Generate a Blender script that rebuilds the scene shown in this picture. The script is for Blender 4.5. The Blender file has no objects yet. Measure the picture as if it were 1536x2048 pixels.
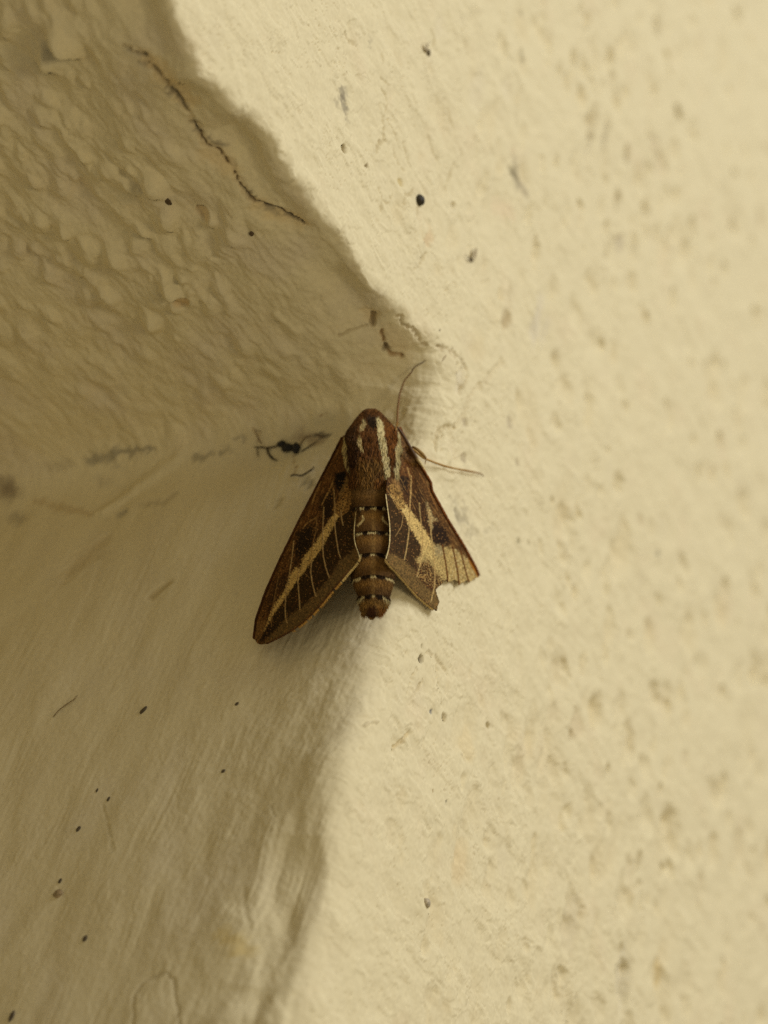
import bpy, math, random
import numpy as np
from mathutils import Matrix, Vector

# ------------------------------------------------------------------ camera, world, light
scene = bpy.context.scene
MM = 0.001
# world: +Z up, the front wall faces -Y, the reveal (jamb) faces -X, the soffit faces down; origin = corner where they meet
ROT = np.array([[0.444863, -0.873903, 0.195936], [-0.624675, -0.146, 0.767115], [-0.641777, -0.463658, -0.610855]])
CAM = np.array([-262.33595, -184.7153, -271.74067])          # mm
FOC = 5250.0                                                 # focal length in photo pixels (1536 x 2048)
cam_data = bpy.data.cameras.new('camera')
cam = bpy.data.objects.new('camera', cam_data)
scene.collection.objects.link(cam)
m4 = Matrix(ROT.T.tolist()).to_4x4()
m4.translation = Vector((CAM * MM).tolist())
cam.matrix_world = m4
cam_data.sensor_fit = 'VERTICAL'
cam_data.sensor_height = 24.0
cam_data.lens = FOC / 2048.0 * 24.0
cam_data.clip_start = 0.01
cam_data.clip_end = 20.0
cam_data.dof.use_dof = True
cam_data.dof.focus_distance = 0.401
cam_data.dof.aperture_fstop = 9.0
scene.camera = cam

world = bpy.data.worlds.new('World')
scene.world = world
world.use_nodes = True
bg = world.node_tree.nodes['Background']
bg.inputs['Color'].default_value = (1.0, 0.85, 0.58, 1)
bg.inputs['Strength'].default_value = 0.25

def area_light(name, loc, target, size, power, color):
    ld = bpy.data.lights.new(name, 'AREA')
    ld.shape = 'DISK'; ld.size = size; ld.energy = power; ld.color = color
    lo = bpy.data.objects.new(name, ld)
    scene.collection.objects.link(lo)
    lo.location = loc
    lo.rotation_euler = (Vector(target) - Vector(loc)).to_track_quat('-Z', 'Y').to_euler()
    return lo
SKY, BOUNCE = (1.0, 1.015, 1.06), (1.0, 0.84, 0.56)
area_light('sky_light', (-0.06, -1.08, 0.80), (0, 0, -0.02), 0.7, 11.8, SKY)
area_light('ground_bounce', (-0.17, -0.74, -0.27), (-0.03, 0, -0.03), 0.22, 0.98, BOUNCE)

scene.view_settings.view_transform = 'Standard'
scene.view_settings.look = 'None'
scene.view_settings.exposure = 0.0
scene.view_settings.gamma = 1.0
scene.view_settings.use_curve_mapping = False
scene.cycles.use_denoising = False
scene.cycles.max_bounces = 8
scene.cycles.diffuse_bounces = 5

rng = np.random.default_rng(7)
random.seed(7)

# ------------------------------------------------------------------ small maths
def ray(px, py):
    px = np.asarray(px, float); py = np.asarray(py, float)
    c = np.stack([(px - 768) / FOC, (1024 - py) / FOC, -np.ones_like(px)], -1)
    return c @ ROT

def _hash(ix, iy, seed):
    h = (ix.astype(np.int64) * 374761393 + iy.astype(np.int64) * 668265263 + seed * 974634777) & 0xFFFFFFFF
    h = ((h ^ (h >> 13)) * 1274126177) & 0xFFFFFFFF
    h = (h ^ (h >> 16)) & 0xFFFFFFFF
    return h

def noise(x, y, seed=0):
    """gradient noise, about -1..1"""
    x = np.asarray(x, float); y = np.asarray(y, float)
    ix = np.floor(x); iy = np.floor(y)
    fx = x - ix; fy = y - iy
    ux = fx * fx * fx * (fx * (fx * 6 - 15) + 10)
    uy = fy * fy * fy * (fy * (fy * 6 - 15) + 10)
    def g(ox, oy):
        a = _hash(ix + ox, iy + oy, seed) * (2 * math.pi / 4294967296.0)
        return np.cos(a) * (fx - ox) + np.sin(a) * (fy - oy)
    n0 = g(0, 0); n1 = g(1, 0); n2 = g(0, 1); n3 = g(1, 1)
    a = n0 + (n1 - n0) * ux
    b = n2 + (n3 - n2) * ux
    return (a + (b - a) * uy) * 1.5

def fbm(x, y, seed=0, oct=4, gain=0.5):
    s = np.zeros(np.shape(x)); a = 1.0; t = 0
    for i in range(oct):
        s += a * noise(x * 2 ** i + 13.7 * i, y * 2 ** i - 7.1 * i, seed + i)
        t += a; a *= gain
    return s / t * 1.3

def sstep(a, b, x):
    t = np.clip((x - a) / (b - a), 0, 1)
    return t * t * (3 - 2 * t)

def smin(a, b, k):
    h = np.maximum(k - np.abs(a - b), 0) / k
    return np.minimum(a, b) - h * h * k / 4

def smax(a, b, k):
    return -smin(-a, -b, k)

def lin(c):
    c = np.asarray(c, float) / 255.0
    return np.where(c <= 0.04045, c / 12.92, ((c + 0.055) / 1.055) ** 2.4)

# ------------------------------------------------------------------ the corner as a solid: front wall minus the recess
# wobbly arrises, traced where they lie on the face of the wall (Y = 0)
def on_face(px, py):
    r = ray(px, py)
    t = -CAM[1] / r[..., 1]
    return CAM + r * t[..., None]
_ur = np.array([(300, -90), (330, -30), (352, 45), (388, 112), (400, 160), (440, 185), (478, 232), (512, 243), (546, 290), (562, 335), (600, 382),
                (640, 432), (690, 492), (716, 540), (735, 565), (782, 612), (830, 665), (866, 700), (890, 740)], float)
_lr = np.array([(872, 810), (850, 900), (825, 1000), (800, 1100), (778, 1190), (758, 1270), (738, 1340), (712, 1420), (692, 1500), (676, 1580), (660, 1650),
                (652, 1720), (640, 1790), (624, 1880), (604, 1960), (592, 2048), (575, 2150)], float)
P_ur = on_face(_ur[:, 0], _ur[:, 1]); P_lr = on_face(_lr[:, 0], _lr[:, 1])
o1 = np.argsort(P_ur[:, 0]); UR_X, UR_Z = P_ur[o1, 0], P_ur[o1, 2]
o2 = np.argsort(P_lr[:, 2]); LR_Z, LR_X = P_lr[o2, 2], P_lr[o2, 0] + 1.2 * sstep(-25, -45, P_lr[o2, 2])

def solid(p):
    X, Y, Z = p[..., 0], p[..., 1], p[..., 2]
    zo = np.interp(X, UR_X, UR_Z) * np.exp(-(np.maximum(Y, 0) / 11.0) ** 2)
    zo = zo + (0.3 * np.sin(X * 0.8 + 2 * np.sin(X * 0.37)) + 0.22 * np.sin(X * 1.9 + 1.7 * np.sin(X * 0.9))) * np.exp(-(np.maximum(Y, 0) / 1.8) ** 2)
    zo = np.where(X < UR_X[0], zo * np.exp(-((X - UR_X[0]) / 25.0) ** 2), zo)
    xo = np.interp(Z, LR_Z, LR_X) * np.exp(-(np.maximum(Y, 0) / 14.0) ** 2)
    xo = np.where(Z < LR_Z[0], xo * np.exp(-((Z - LR_Z[0]) / 25.0) ** 2), xo)
    Xp, Zp = X - xo, Z - zo
    # hollow just behind the lintel's lower arris
    Zp = Zp - 2.2 * np.exp(-((Y - 5.0) / 3.2) ** 2) * sstep(-8, -22, X) * (0.7 + 0.3 * np.sin(X / 5.0) + 0.2 * np.sin(X / 2.3 + 1))
    k = 3.0 + 4.0 * sstep(-2, -20, Z) * sstep(-40, -5, X) + 3.0 * np.exp(-(X ** 2 + Z ** 2) / 120.0)
    return np.maximum(smin(Y, smax(Xp, Zp, 9.0), k), Y - 300.0)      # added unseen back closes the recess to block light from behind

def march(org, dirs, lo, hi, n=25):
    lo = np.full(dirs.shape[:-1], float(lo)); hi = np.full(dirs.shape[:-1], float(hi))
    for i in range(n):
        m = (lo + hi) / 2
        s = solid(org + dirs * m[..., None]) > 0
        hi = np.where(s, m, hi); lo = np.where(s, lo, m)
    return (lo + hi) / 2

def wall_depth(px, py):
    return march(CAM, ray(px, py), 60, 1500)

def at(px, py, lift=0.0):
    """point on the smooth plaster seen at a photo pixel; lift = mm towards the camera"""
    px = np.asarray(px, float); py = np.asarray(py, float)
    return CAM + ray(px, py) * (wall_depth(px, py) - lift)[..., None]

def grad(p, e=0.05):
    g = np.stack([solid(p + np.eye(3)[i] * e) - solid(p - np.eye(3)[i] * e) for i in range(3)], -1)
    return -g / np.linalg.norm(g, axis=-1, keepdims=True)     # points out of the plaster

# sheet of plaster sampled along one fixed direction that sees all three faces
DV = -ROT[2]; DU = ROT[0]; DW = ROT[1]
def spaced(lo, hi, h, far):
    core = np.arange(lo, hi, h)
    s = h; left = []; x = lo
    while x > -far:
        s *= 1.09; x -= s; left.append(x)
    s = h; right = []; x = core[-1]
    while x < far:
        s *= 1.09; x += s; right.append(x)
    return np.concatenate([left[::-1], core, right])
fx = np.concatenate([np.linspace(0, 1536, 30), np.linspace(0, 1536, 30), np.zeros(30), np.full(30, 1536.)])
fy = np.concatenate([np.zeros(30), np.full(30, 2048.), np.linspace(0, 2048, 30), np.linspace(0, 2048, 30)])
fp = at(fx, fy)
us = spaced((fp @ DU).min() - 1, (fp @ DU).max() + 1, 0.185, 420)
ws = spaced((fp @ DW).min() - 1, (fp @ DW).max() + 1, 0.185, 420)
NU, NW = len(us), len(ws)
UU, WW = np.meshgrid(us, ws, indexing='xy')
ORG = UU[..., None] * DU + WW[..., None] * DW
T = march(ORG, np.broadcast_to(DV, ORG.shape), -1600, 1600, 27)
BASE = ORG + T[..., None] * DV
NRM = grad(BASE)
shape = BASE.shape[:2]
B = BASE.reshape(-1, 3); N0 = NRM.reshape(-1, 3)
wgt = np.maximum(-N0, 0) ** 3
wgt /= wgt.sum(1, keepdims=True)
wL, wR, wU = wgt[:, 0], wgt[:, 1], wgt[:, 2]

H = np.zeros(len(B))
PLASTER = np.array([0.79, 0.70, 0.445])
COL = np.tile(PLASTER, (len(B), 1))

def tint(mask, rgb, idx=None):
    mask = np.clip(mask, 0, 1)[:, None]
    if idx is None:
        COL[:] = COL * (1 - mask) + np.asarray(rgb) * mask
    else:
        COL[idx] = COL[idx] * (1 - mask) + np.asarray(rgb) * mask

# --- soffit: lumpy, brushed along X
i = np.nonzero(wU > 0.01)[0]
x, y, w = B[i, 0], B[i, 1], wU[i]
wx = x + 2.0 * noise(x / 9, y / 9, 31); wy = y + 1.0 * noise(x / 7, y / 7, 32) + 0.10 * x
rough = 0.45 + 0.55 * sstep(-10, -45, x)
flat = 0.22 + 0.78 * sstep(8, 20, y + 3 * noise(x / 12, y / 12, 40))
rough = rough * flat * (0.45 + 0.55 * sstep(70, 35, y))
l1 = fbm(wx / 18, wy / 12, 41, 2) * 1.2
l2 = fbm(wx / 5.5, wy / 3.6, 44, 2) * 0.2
n3 = fbm(wx / 5.0, wy / 3.4, 47, 3)
flake = (sstep(0.05, 0.25, n3) * 0.2 + sstep(0.38, 0.5, n3) * 0.2)
st = noise(wx / 6, wy / 0.5, 51) * 0.055 + noise(wx / 9, wy / 0.9, 52) * 0.09
gr = noise(x / 1.1, y / 0.8, 53) * 0.085 + noise(x / 0.5, y / 0.45, 54) * 0.035 + noise(x / 2.6, y / 1.7, 55) * 0.14
H[i] += w * (rough * (l1 + l2 + flake * 0.6) + st * (0.6 + 0.6 * rough) + gr)
bx_ = i[(B[i, 0] > -130) & (B[i, 1] < 110)]
for k in range(1000):
    cx, cy = rng.uniform(-125, 5), rng.uniform(3, 105)
    near_edge = sstep(6, 18, cy)
    r1 = rng.lognormal(0.85, 0.42); r2 = r1 * rng.uniform(0.4, 0.7)
    hh = rng.uniform(0.25, 0.8) * min(r2, 2.0) * (0.25 + 0.75 * near_edge) * float(0.4 + 0.6 * sstep(0, -35, cx)) * float(0.4 + 0.6 * sstep(80, 40, cy))
    if rng.random() < 0.3: hh = -0.6 * hh
    s_ = bx_[(np.abs(B[bx_, 0] - cx) < r1 * 1.5) & (np.abs(B[bx_, 1] - cy) < r1 * 1.5)]
    if len(s_) == 0: continue
    a_ = 0.12 + rng.normal(0, 0.25)
    ux, uy = B[s_, 0] - cx, B[s_, 1] - cy
    u_, v_ = (ux * math.cos(a_) + uy * math.sin(a_)) / r1, (-ux * math.sin(a_) + uy * math.cos(a_)) / r2
    d_ = np.sqrt(u_ * u_ + v_ * v_) + 0.16 * noise(u_ * 1.2 + k, v_ * 1.2, 58)
    H[s_] += hh * np.clip(1 - (d_ / 1.1) ** 2, 0, 1) ** rng.uniform(1.2, 2.0) * wU[s_]
c = fbm(x / 14, y / 10, 57, 3)
tint(0.35 * sstep(-0.2, 0.7, c) * w, (0.72, 0.63, 0.49), i)
tint(0.25 * sstep(0.1, 0.7, fbm(x / 5, y / 4, 59, 3)) * w, (0.78, 0.66, 0.42), i)
# --- reveal: brush marks running up and down
q = at(np.array([200., 360.]), np.array([1900., 1540.]))
sd = np.array([q[1, 1] - q[0, 1], q[1, 2] - q[0, 2]]); sd /= np.linalg.norm(sd)
i = np.nonzero(wL > 0.01)[0]
y, z, w = B[i, 1], B[i, 2], wL[i]
s = y * sd[0] + z * sd[1]; a = -y * sd[1] + z * sd[0]
a2 = a + 0.8 * noise(s / 14, a / 9, 61)
st = (noise(s / 9, a2 / 0.55, 62) * 0.06 + noise(s / 14, a2 / 1.1, 63) * 0.09 + noise(s / 5, a2 / 0.33, 64) * 0.03)
st *= 0.4 + 0.6 * sstep(-0.2, 0.6, noise(s / 16, a / 8, 65))
un = fbm(s / 26, a / 16, 66, 2) * 0.5 + noise(s / 10, a2 / 4.5, 67) * 0.10
n3 = fbm(s / 9, a2 / 4, 68, 3)
fl = sstep(0.32, 0.36, n3) * 0.035
gr = noise(y / 0.8, z / 1.0, 69) * 0.03 + noise(y / 0.4, z / 0.45, 70) * 0.016 + fbm(y / 4, z / 5, 72, 3) * 0.12
near = sstep(45, 5, y)
H[i] += w * (st * (0.45 + 0.55 * near) + un + fl + gr * (0.5 + 0.8 * near))
tint(0.3 * sstep(-0.1, 0.7, fbm(s / 20, a / 12, 71, 3)) * w, (0.73, 0.65, 0.47), i)
# --- front wall: limewash in thin flaking coats, shallow dents
iR = np.nonzero(wR > 0.01)[0]
x, z, w = B[iR, 0], B[iR, 2], wR[iR]
un = fbm(x / 30, z / 30, 81, 3) * 0.5 + fbm(x / 9, z / 8, 82, 3) * 0.16
n3 = fbm(x / 9 + 0.4 * noise(x / 3, z / 3, 80), z / 8, 83, 4)
n4 = fbm(x / 5, z / 6.5, 87, 4)
fl = sstep(0.10, 0.125, n3) * 0.07 + sstep(0.36, 0.38, n3) * 0.08 + sstep(0.24, 0.26, n4) * 0.05
fl = fl * 1.6
gr = fbm(x / 5, z / 5, 90, 3) * 0.14 + noise(x / 1.0, z / 0.9, 91) * 0.03 + noise(x / 0.5, z / 0.5, 92) * 0.018 + noise(x / 2.2, z / 1.8, 93) * 0.05
bs = noise(x / 0.8, z / 7, 94) * 0.03
cr = np.abs(noise(x / 4.5 + 0.5 * noise(x / 1.5, z / 1.5, 95), z / 5.5 + 0.5 * noise(x / 1.3, z / 1.3, 96), 97))
crk = sstep(0.022, 0.006, cr) * sstep(0.0, 0.35, noise(x / 12, z / 12, 98))
H[iR] += w * (un * 1.2 + fl + gr * 1.35 + bs * 1.5 - crk * 0.18)
tint(0.45 * crk * w, (0.45, 0.35, 0.18), iR)
tint(0.5 * sstep(0.15, 0.8, fbm(x / 12, z / 14, 101, 4)) * w, (0.78, 0.66, 0.42), iR)
tint(0.25 * sstep(0.25, 0.8, fbm(x / 6, z / 9, 102, 4)) * w, (0.74, 0.65, 0.43), iR)
# scattered fine grit stains everywhere
for sc, sdd, rgb, th, al in ((1.3, 111, (0.42, 0.34, 0.2), 0.84, 0.35), (2.6, 112, (0.66, 0.54, 0.3), 0.76, 0.25)):
    vv = noise(x / sc, z / sc, sdd)
    tint(al * sstep(th, th + 0.12, vv) * w, rgb, iR)

def near_pts(c, r):
    return np.nonzero((np.abs(B[:, 0] - c[0]) < r) & (np.abs(B[:, 1] - c[1]) < r) & (np.abs(B[:, 2] - c[2]) < r))[0]

def dent_on_wall(cx, cz, rx, rz, depth, stain_shade, rgb, edge=0.6):  # yellowed stain colour that also paints in shading the weak relief lacks
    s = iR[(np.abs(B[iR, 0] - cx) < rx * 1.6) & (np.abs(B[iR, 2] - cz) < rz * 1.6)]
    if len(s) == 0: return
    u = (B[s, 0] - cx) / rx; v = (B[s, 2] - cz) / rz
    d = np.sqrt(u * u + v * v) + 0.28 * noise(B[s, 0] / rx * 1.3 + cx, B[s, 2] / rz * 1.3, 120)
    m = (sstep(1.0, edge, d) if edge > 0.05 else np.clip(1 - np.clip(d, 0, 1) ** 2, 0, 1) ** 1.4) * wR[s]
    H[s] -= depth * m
    tint(stain_shade * m, rgb, s)
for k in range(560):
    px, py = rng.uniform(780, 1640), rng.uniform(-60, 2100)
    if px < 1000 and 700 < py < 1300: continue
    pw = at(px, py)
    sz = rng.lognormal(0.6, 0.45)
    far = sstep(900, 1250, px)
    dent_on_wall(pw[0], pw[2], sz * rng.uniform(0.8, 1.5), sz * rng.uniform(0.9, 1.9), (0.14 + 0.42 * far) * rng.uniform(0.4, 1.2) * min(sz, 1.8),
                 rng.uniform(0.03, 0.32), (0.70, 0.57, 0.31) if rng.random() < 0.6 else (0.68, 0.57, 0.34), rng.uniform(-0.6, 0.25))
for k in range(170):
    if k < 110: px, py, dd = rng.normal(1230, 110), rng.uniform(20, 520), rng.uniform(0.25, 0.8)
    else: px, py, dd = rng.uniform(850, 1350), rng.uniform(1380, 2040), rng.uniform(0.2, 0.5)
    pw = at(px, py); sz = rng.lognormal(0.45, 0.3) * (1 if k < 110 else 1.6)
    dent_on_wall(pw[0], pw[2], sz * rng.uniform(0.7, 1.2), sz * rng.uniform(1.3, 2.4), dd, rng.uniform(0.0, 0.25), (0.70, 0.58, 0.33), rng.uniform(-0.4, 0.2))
for px, py, rx, rz, dep, stn_shade, rgb in (
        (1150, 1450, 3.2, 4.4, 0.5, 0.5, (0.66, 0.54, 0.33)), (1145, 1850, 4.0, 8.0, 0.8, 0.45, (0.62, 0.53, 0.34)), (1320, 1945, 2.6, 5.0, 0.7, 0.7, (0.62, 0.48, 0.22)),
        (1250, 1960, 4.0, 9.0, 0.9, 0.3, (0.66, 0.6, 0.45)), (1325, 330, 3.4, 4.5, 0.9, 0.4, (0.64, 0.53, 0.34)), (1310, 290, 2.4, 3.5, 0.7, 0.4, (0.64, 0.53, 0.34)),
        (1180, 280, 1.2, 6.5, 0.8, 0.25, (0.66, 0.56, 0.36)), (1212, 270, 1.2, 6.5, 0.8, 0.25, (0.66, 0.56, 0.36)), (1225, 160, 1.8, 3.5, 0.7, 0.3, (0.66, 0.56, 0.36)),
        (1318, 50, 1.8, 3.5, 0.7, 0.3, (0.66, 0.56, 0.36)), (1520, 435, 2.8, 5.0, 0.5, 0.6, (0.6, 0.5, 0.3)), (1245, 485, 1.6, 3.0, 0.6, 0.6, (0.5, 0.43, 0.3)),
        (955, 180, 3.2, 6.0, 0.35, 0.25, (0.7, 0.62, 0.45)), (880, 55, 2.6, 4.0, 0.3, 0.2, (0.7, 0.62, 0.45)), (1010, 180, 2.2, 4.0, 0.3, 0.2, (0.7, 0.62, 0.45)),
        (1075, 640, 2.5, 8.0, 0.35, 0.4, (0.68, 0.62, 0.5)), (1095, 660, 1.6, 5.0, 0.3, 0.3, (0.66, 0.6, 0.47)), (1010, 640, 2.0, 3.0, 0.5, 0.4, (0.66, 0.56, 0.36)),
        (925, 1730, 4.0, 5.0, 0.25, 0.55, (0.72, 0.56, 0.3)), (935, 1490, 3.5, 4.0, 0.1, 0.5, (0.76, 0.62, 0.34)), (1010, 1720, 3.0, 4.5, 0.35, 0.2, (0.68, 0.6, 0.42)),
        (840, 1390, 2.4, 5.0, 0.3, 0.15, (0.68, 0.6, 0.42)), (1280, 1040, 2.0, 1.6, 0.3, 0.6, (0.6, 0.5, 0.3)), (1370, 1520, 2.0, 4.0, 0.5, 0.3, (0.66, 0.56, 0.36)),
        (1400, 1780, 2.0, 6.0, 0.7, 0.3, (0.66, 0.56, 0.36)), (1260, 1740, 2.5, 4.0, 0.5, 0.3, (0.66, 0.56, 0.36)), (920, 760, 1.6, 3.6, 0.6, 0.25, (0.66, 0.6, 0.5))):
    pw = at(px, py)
    dent_on_wall(pw[0], pw[2], rx, rz, dep, stn_shade, rgb, 0.35)

def poly_feature(pts, width, depth, rgb, alpha, wob=0.0, seed=0, fade=0.0, smooth=0.4):
    """groove / line / smear along a polyline given in photo pixels, laid out on the plaster in mm"""
    P = at(np.array([p[0] for p in pts], float), np.array([p[1] for p in pts], float))
    lo = P.min(0) - width * 2 - 2; hi = P.max(0) + width * 2 + 2
    s = np.nonzero(np.all((B > lo) & (B < hi), axis=1))[0]
    if len(s) == 0: return
    Q = B[s].copy()
    if wob:
        Q += wob * np.stack([noise(Q[:, 1] * 0.9 + Q[:, 2], Q[:, 0] * 0.9 + 5 * j, seed + j) for j in range(3)], 1)
    d = np.full(len(s), 1e9)
    for a, b in zip(P[:-1], P[1:]):
        ab = b - a
        t = np.clip(((Q - a) @ ab) / max(ab @ ab, 1e-9), 0, 1)
        d = np.minimum(d, np.linalg.norm(Q - a - t[:, None] * ab, axis=1))
    wv = width
    if fade:
        wv = width * np.clip(1 + fade * noise(Q[:, 0] * 0.6 + Q[:, 1] * .3, Q[:, 2] * 0.6 + Q[:, 1] * 0.3, seed + 9), 0.15, 2)
    m = sstep(1.0, smooth, d / wv)
    H[s] -= depth * m
    if alpha: tint(alpha * m, rgb, s)

def C3(o, k, pts):
    return [(o[0] + p[0] / k, o[1] + p[1] / k) for p in pts]
crk = C3((180, 60), 3.072, [(200, 95), (260, 130), (345, 158), (350, 200), (430, 270), (470, 320), (500, 370), (550, 430), (600, 510), (650, 590), (680, 650), (720, 712), (800, 740),
                            (850, 810), (890, 880), (930, 960), (990, 1030), (1012, 1055), (1090, 1080), (1160, 1100), (1240, 1150), (1320, 1190)])
YEL = (0.78, 0.6, 0.3)
poly_feature(C3((180, 60), 3.072, [(380, 215), (480, 300), (600, 440)]), 2.6, 0.25, YEL, 0.6, 0.5, 200, 0.6, 0.2)
poly_feature(C3((180, 60), 3.072, [(740, 780), (850, 850)]), 2.6, 0.2, YEL, 0.45, 0.5, 201, 0.6, 0.2)
poly_feature(C3((180, 60), 3.072, [(1040, 1085), (1180, 1140), (1300, 1180)]), 2.2, 0.2, YEL, 0.5, 0.5, 202, 0.6, 0.2)
poly_feature(crk, 0.85, 0.25, (0.6, 0.47, 0.26), 0.5, 0.5, 203, 0.7, 0.3)
poly_feature(crk[9:], 0.27, 0.5, (0.17, 0.115, 0.055), 0.75, 0.3, 204, 0.5, 0.3)
poly_feature(crk[:9], 0.24, 0.35, (0.22, 0.17, 0.09), 0.6, 0.3, 205, 0.6, 0.4)
GREY = (0.26, 0.225, 0.15)
for seg, wd_ in (([(490, 360), (520, 400)], 1.5), ([(545, 420), (560, 470)], 1.3), ([(640, 570), (680, 640)], 1.0), ([(745, 690), (850, 715)], 0.9), ([(760, 660), (740, 700)], 0.6),
                 ([(230, 130), (345, 165)], 0.8), ([(330, 200), (320, 215)], 1.0), ([(1080, 1070), (1130, 1120)], 1.3), ([(1200, 1130), (1250, 1150)], 1.0), ([(940, 970), (1000, 1020)], 0.8)):
    poly_feature(C3((180, 60), 3.072, seg), wd_ * 0.8, 0.1, GREY, 0.6, 0.8, 210, 0.8, 0.1)
# second little crack and pocket beside the corner
poly_feature(C3((700, 620), 5.12, [(235, 50), (232, 160)]), 0.5, 0.9, (0.25, 0.17, 0.08), 0.6, 0.2, 220, 0.5)
poly_feature(C3((700, 620), 5.12, [(-120, 260), (0, 215), (100, 180), (170, 160)]), 0.3, 0.3, (0.45, 0.36, 0.2), 0.5, 0.3, 221, 0.5)
poly_feature(C3((700, 620), 5.12, [(170, 20), (235, 50)]), 1.6, 0.3, YEL, 0.35, 0.3, 222, 0.5)
poly_feature(C3((700, 620), 5.12, [(330, 200), (330, 280), (355, 350), (375, 420), (430, 455), (500, 465), (535, 490)]), 0.36, 0.5, (0.34, 0.2, 0.07), 0.85, 0.35, 223, 0.8)
poly_feature(C3((700, 620), 5.12, [(360, 350), (378, 400)]), 0.7, 0.3, (0.2, 0.17, 0.1), 0.7, 0.3, 224, 0.6)
poly_feature(C3((700, 620), 5.12, [(400, 260), (470, 330), (520, 400)]), 4.0, 0.0, (0.76, 0.6, 0.36), 0.35, 0.6, 225, 0.4, 0.0)
# raised coat beside the moth's shoulder and ridges on the front wall
poly_feature(C3((700, 620), 5.12, [(1540, 540), (1440, 620), (1380, 720), (1300, 800), (1220, 860), (1190, 960), (1160, 1080), (1080, 1200)]), 0.7, 0.25, (0.6, 0.5, 0.3), 0.35, 0.4, 230, 0.7)
poly_feature(C3((700, 620), 5.12, [(1090, 560), (1085, 640), (1110, 720), (1140, 800)]), 0.5, 0.3, (0.6, 0.5, 0.3), 0.3, 0.3, 231, 0.6)
poly_feature(C3((700, 620), 5.12, [(1140, 520), (1190, 600), (1195, 660), (1170, 750), (1120, 850)]), 0.45, 0.35, (0.45, 0.35, 0.18), 0.45, 0.3, 232, 0.6)
poly_feature(C3((700, 620), 5.12, [(1080, 1200), (960, 1200), (910, 1270), (900, 1440)]), 0.5, 0.35, (0.5, 0.4, 0.22), 0.4, 0.3, 233, 0.6)
poly_feature(C3((700, 620), 5.12, [(500, 80), (620, 190), (720, 300), (760, 350), (860, 370), (960, 400), (1050, 450), (1160, 515)]), 0.5, 0.3, (0.5, 0.4, 0.24), 0.5, 0.6, 234, 0.9)
poly_feature(C3((640, 1180), 4.8, [(860, 1370), (800, 1440), (720, 1530)]), 0.45, 0.3, (0.55, 0.42, 0.2), 0.5, 0.3, 235, 0.6)
poly_feature(C3((640, 1180), 4.8, [(1040, 600), (1130, 640), (1200, 730), (1240, 820)]), 0.45, 0.25, (0.55, 0.45, 0.25), 0.4, 0.4, 236, 0.8)
poly_feature(C3((640, 1180), 4.8, [(1150, 700), (1135, 850), (1140, 960), (1170, 1100)]), 0.4, 0.25, (0.55, 0.45, 0.25), 0.35, 0.4, 237, 0.8)
poly_feature(C3((640, 1180), 4.8, [(920, 760), (880, 850), (840, 980)]), 0.4, 0.25, (0.55, 0.45, 0.25), 0.35, 0.4, 238, 0.8)
poly_feature(C3((640, 1180), 4.8, [(980, 880), (930, 960), (910, 1010)]), 0.4, 0.25, (0.5, 0.4, 0.2), 0.4, 0.4, 239, 0.8)
poly_feature(C3((640, 1180), 4.8, [(420, 1298), (560, 1250)]), 0.3, -0.25, (0.6, 0.5, 0.3), 0.3, 0.2, 240, 0.5)
K3 = ((660, 60), 4.097)
for pts in ([(415, 200), (428, 300)], [(420, 480), (465, 560), (465, 620), (435, 720), (445, 890)], [(480, 740), (515, 840), (540, 890)], [(595, 930), (640, 1080), (660, 1135)],
            [(530, 1010), (555, 1090), (600, 1150)], [(800, 870), (840, 990), (880, 1060)], [(130, 40), (160, 95), (220, 125), (235, 180)], [(415, 390), (440, 425), (480, 455)],
            [(830, 10), (855, 70), (845, 130)], [(1095, 65), (1125, 200)], [(440, 1410), (495, 1408), (515, 1350)], [(440, 1410), (430, 1470)], [(415, 1300), (440, 1410)],
            [(620, 1355), (650, 1355), (672, 1320)], [(410, 920), (380, 1000)], [(410, 920), (445, 905)], [(970, 640), (985, 740), (1000, 790)], [(600, 1365), (603, 1430)],
            [(690, 1960), (740, 1920), (755, 1860), (810, 1815)], [(1020, 1090), (960, 1300)], [(715, 1450), (712, 1520)]):
    poly_feature(C3(*K3, pts), 0.42, 0.16, (0.5, 0.4, 0.2), 0.5, 0.4, 250 + len(pts), 0.8)
for pts, wd_, al in (([(105, 510), (110, 570)], 2.4, 0.75), ([(120, 560), (140, 650), (140, 725)], 1.1, 0.55), ([(330, 100), (330, 160)], 0.8, 0.5)):
    poly_feature(C3(*K3, pts), wd_, 0.05, (0.25, 0.215, 0.15), al, 0.9, 270, 0.8, 0.0)
KR = ((768, 0), 2.0)
for pts, wd_, rgb, al in (([(518, 630), (525, 660)], 1.6, (0.5, 0.43, 0.28), 0.5), ([(520, 690), (530, 715)], 2.0, (0.16, 0.13, 0.05), 0.8), ([(530, 720), (560, 760)], 2.6, (0.4, 0.34, 0.22), 0.6),
                          ([(515, 600), (512, 620)], 0.8, (0.6, 0.42, 0.25), 0.6), ([(460, 830), (500, 840)], 3.0, (0.76, 0.6, 0.38), 0.5), ([(185, 940), (165, 965)], 1.6, (0.66, 0.46, 0.24), 0.5),
                          ([(530, 420), (525, 500)], 1.0, (0.6, 0.52, 0.32), 0.5), ([(505, 1130), (500, 1240)], 1.0, (0.55, 0.45, 0.25), 0.5), ([(470, 1300), (500, 1265)], 1.6, (0.45, 0.34, 0.16), 0.6),
                          ([(550, 45), (553, 50)], 0.8, (0.2, 0.17, 0.1), 0.8), ([(548, 205), (560, 262)], 0.7, (0.3, 0.25, 0.14), 0.7), ([(1132, 215), (1138, 222)], 1.6, (0.4, 0.3, 0.1), 0.8)):
    poly_feature(C3(*KR, pts), wd_, 0.15, rgb, al, 0.7, 280, 0.7, 0.1)
KW = ((690, 980), 4.955)
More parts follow.
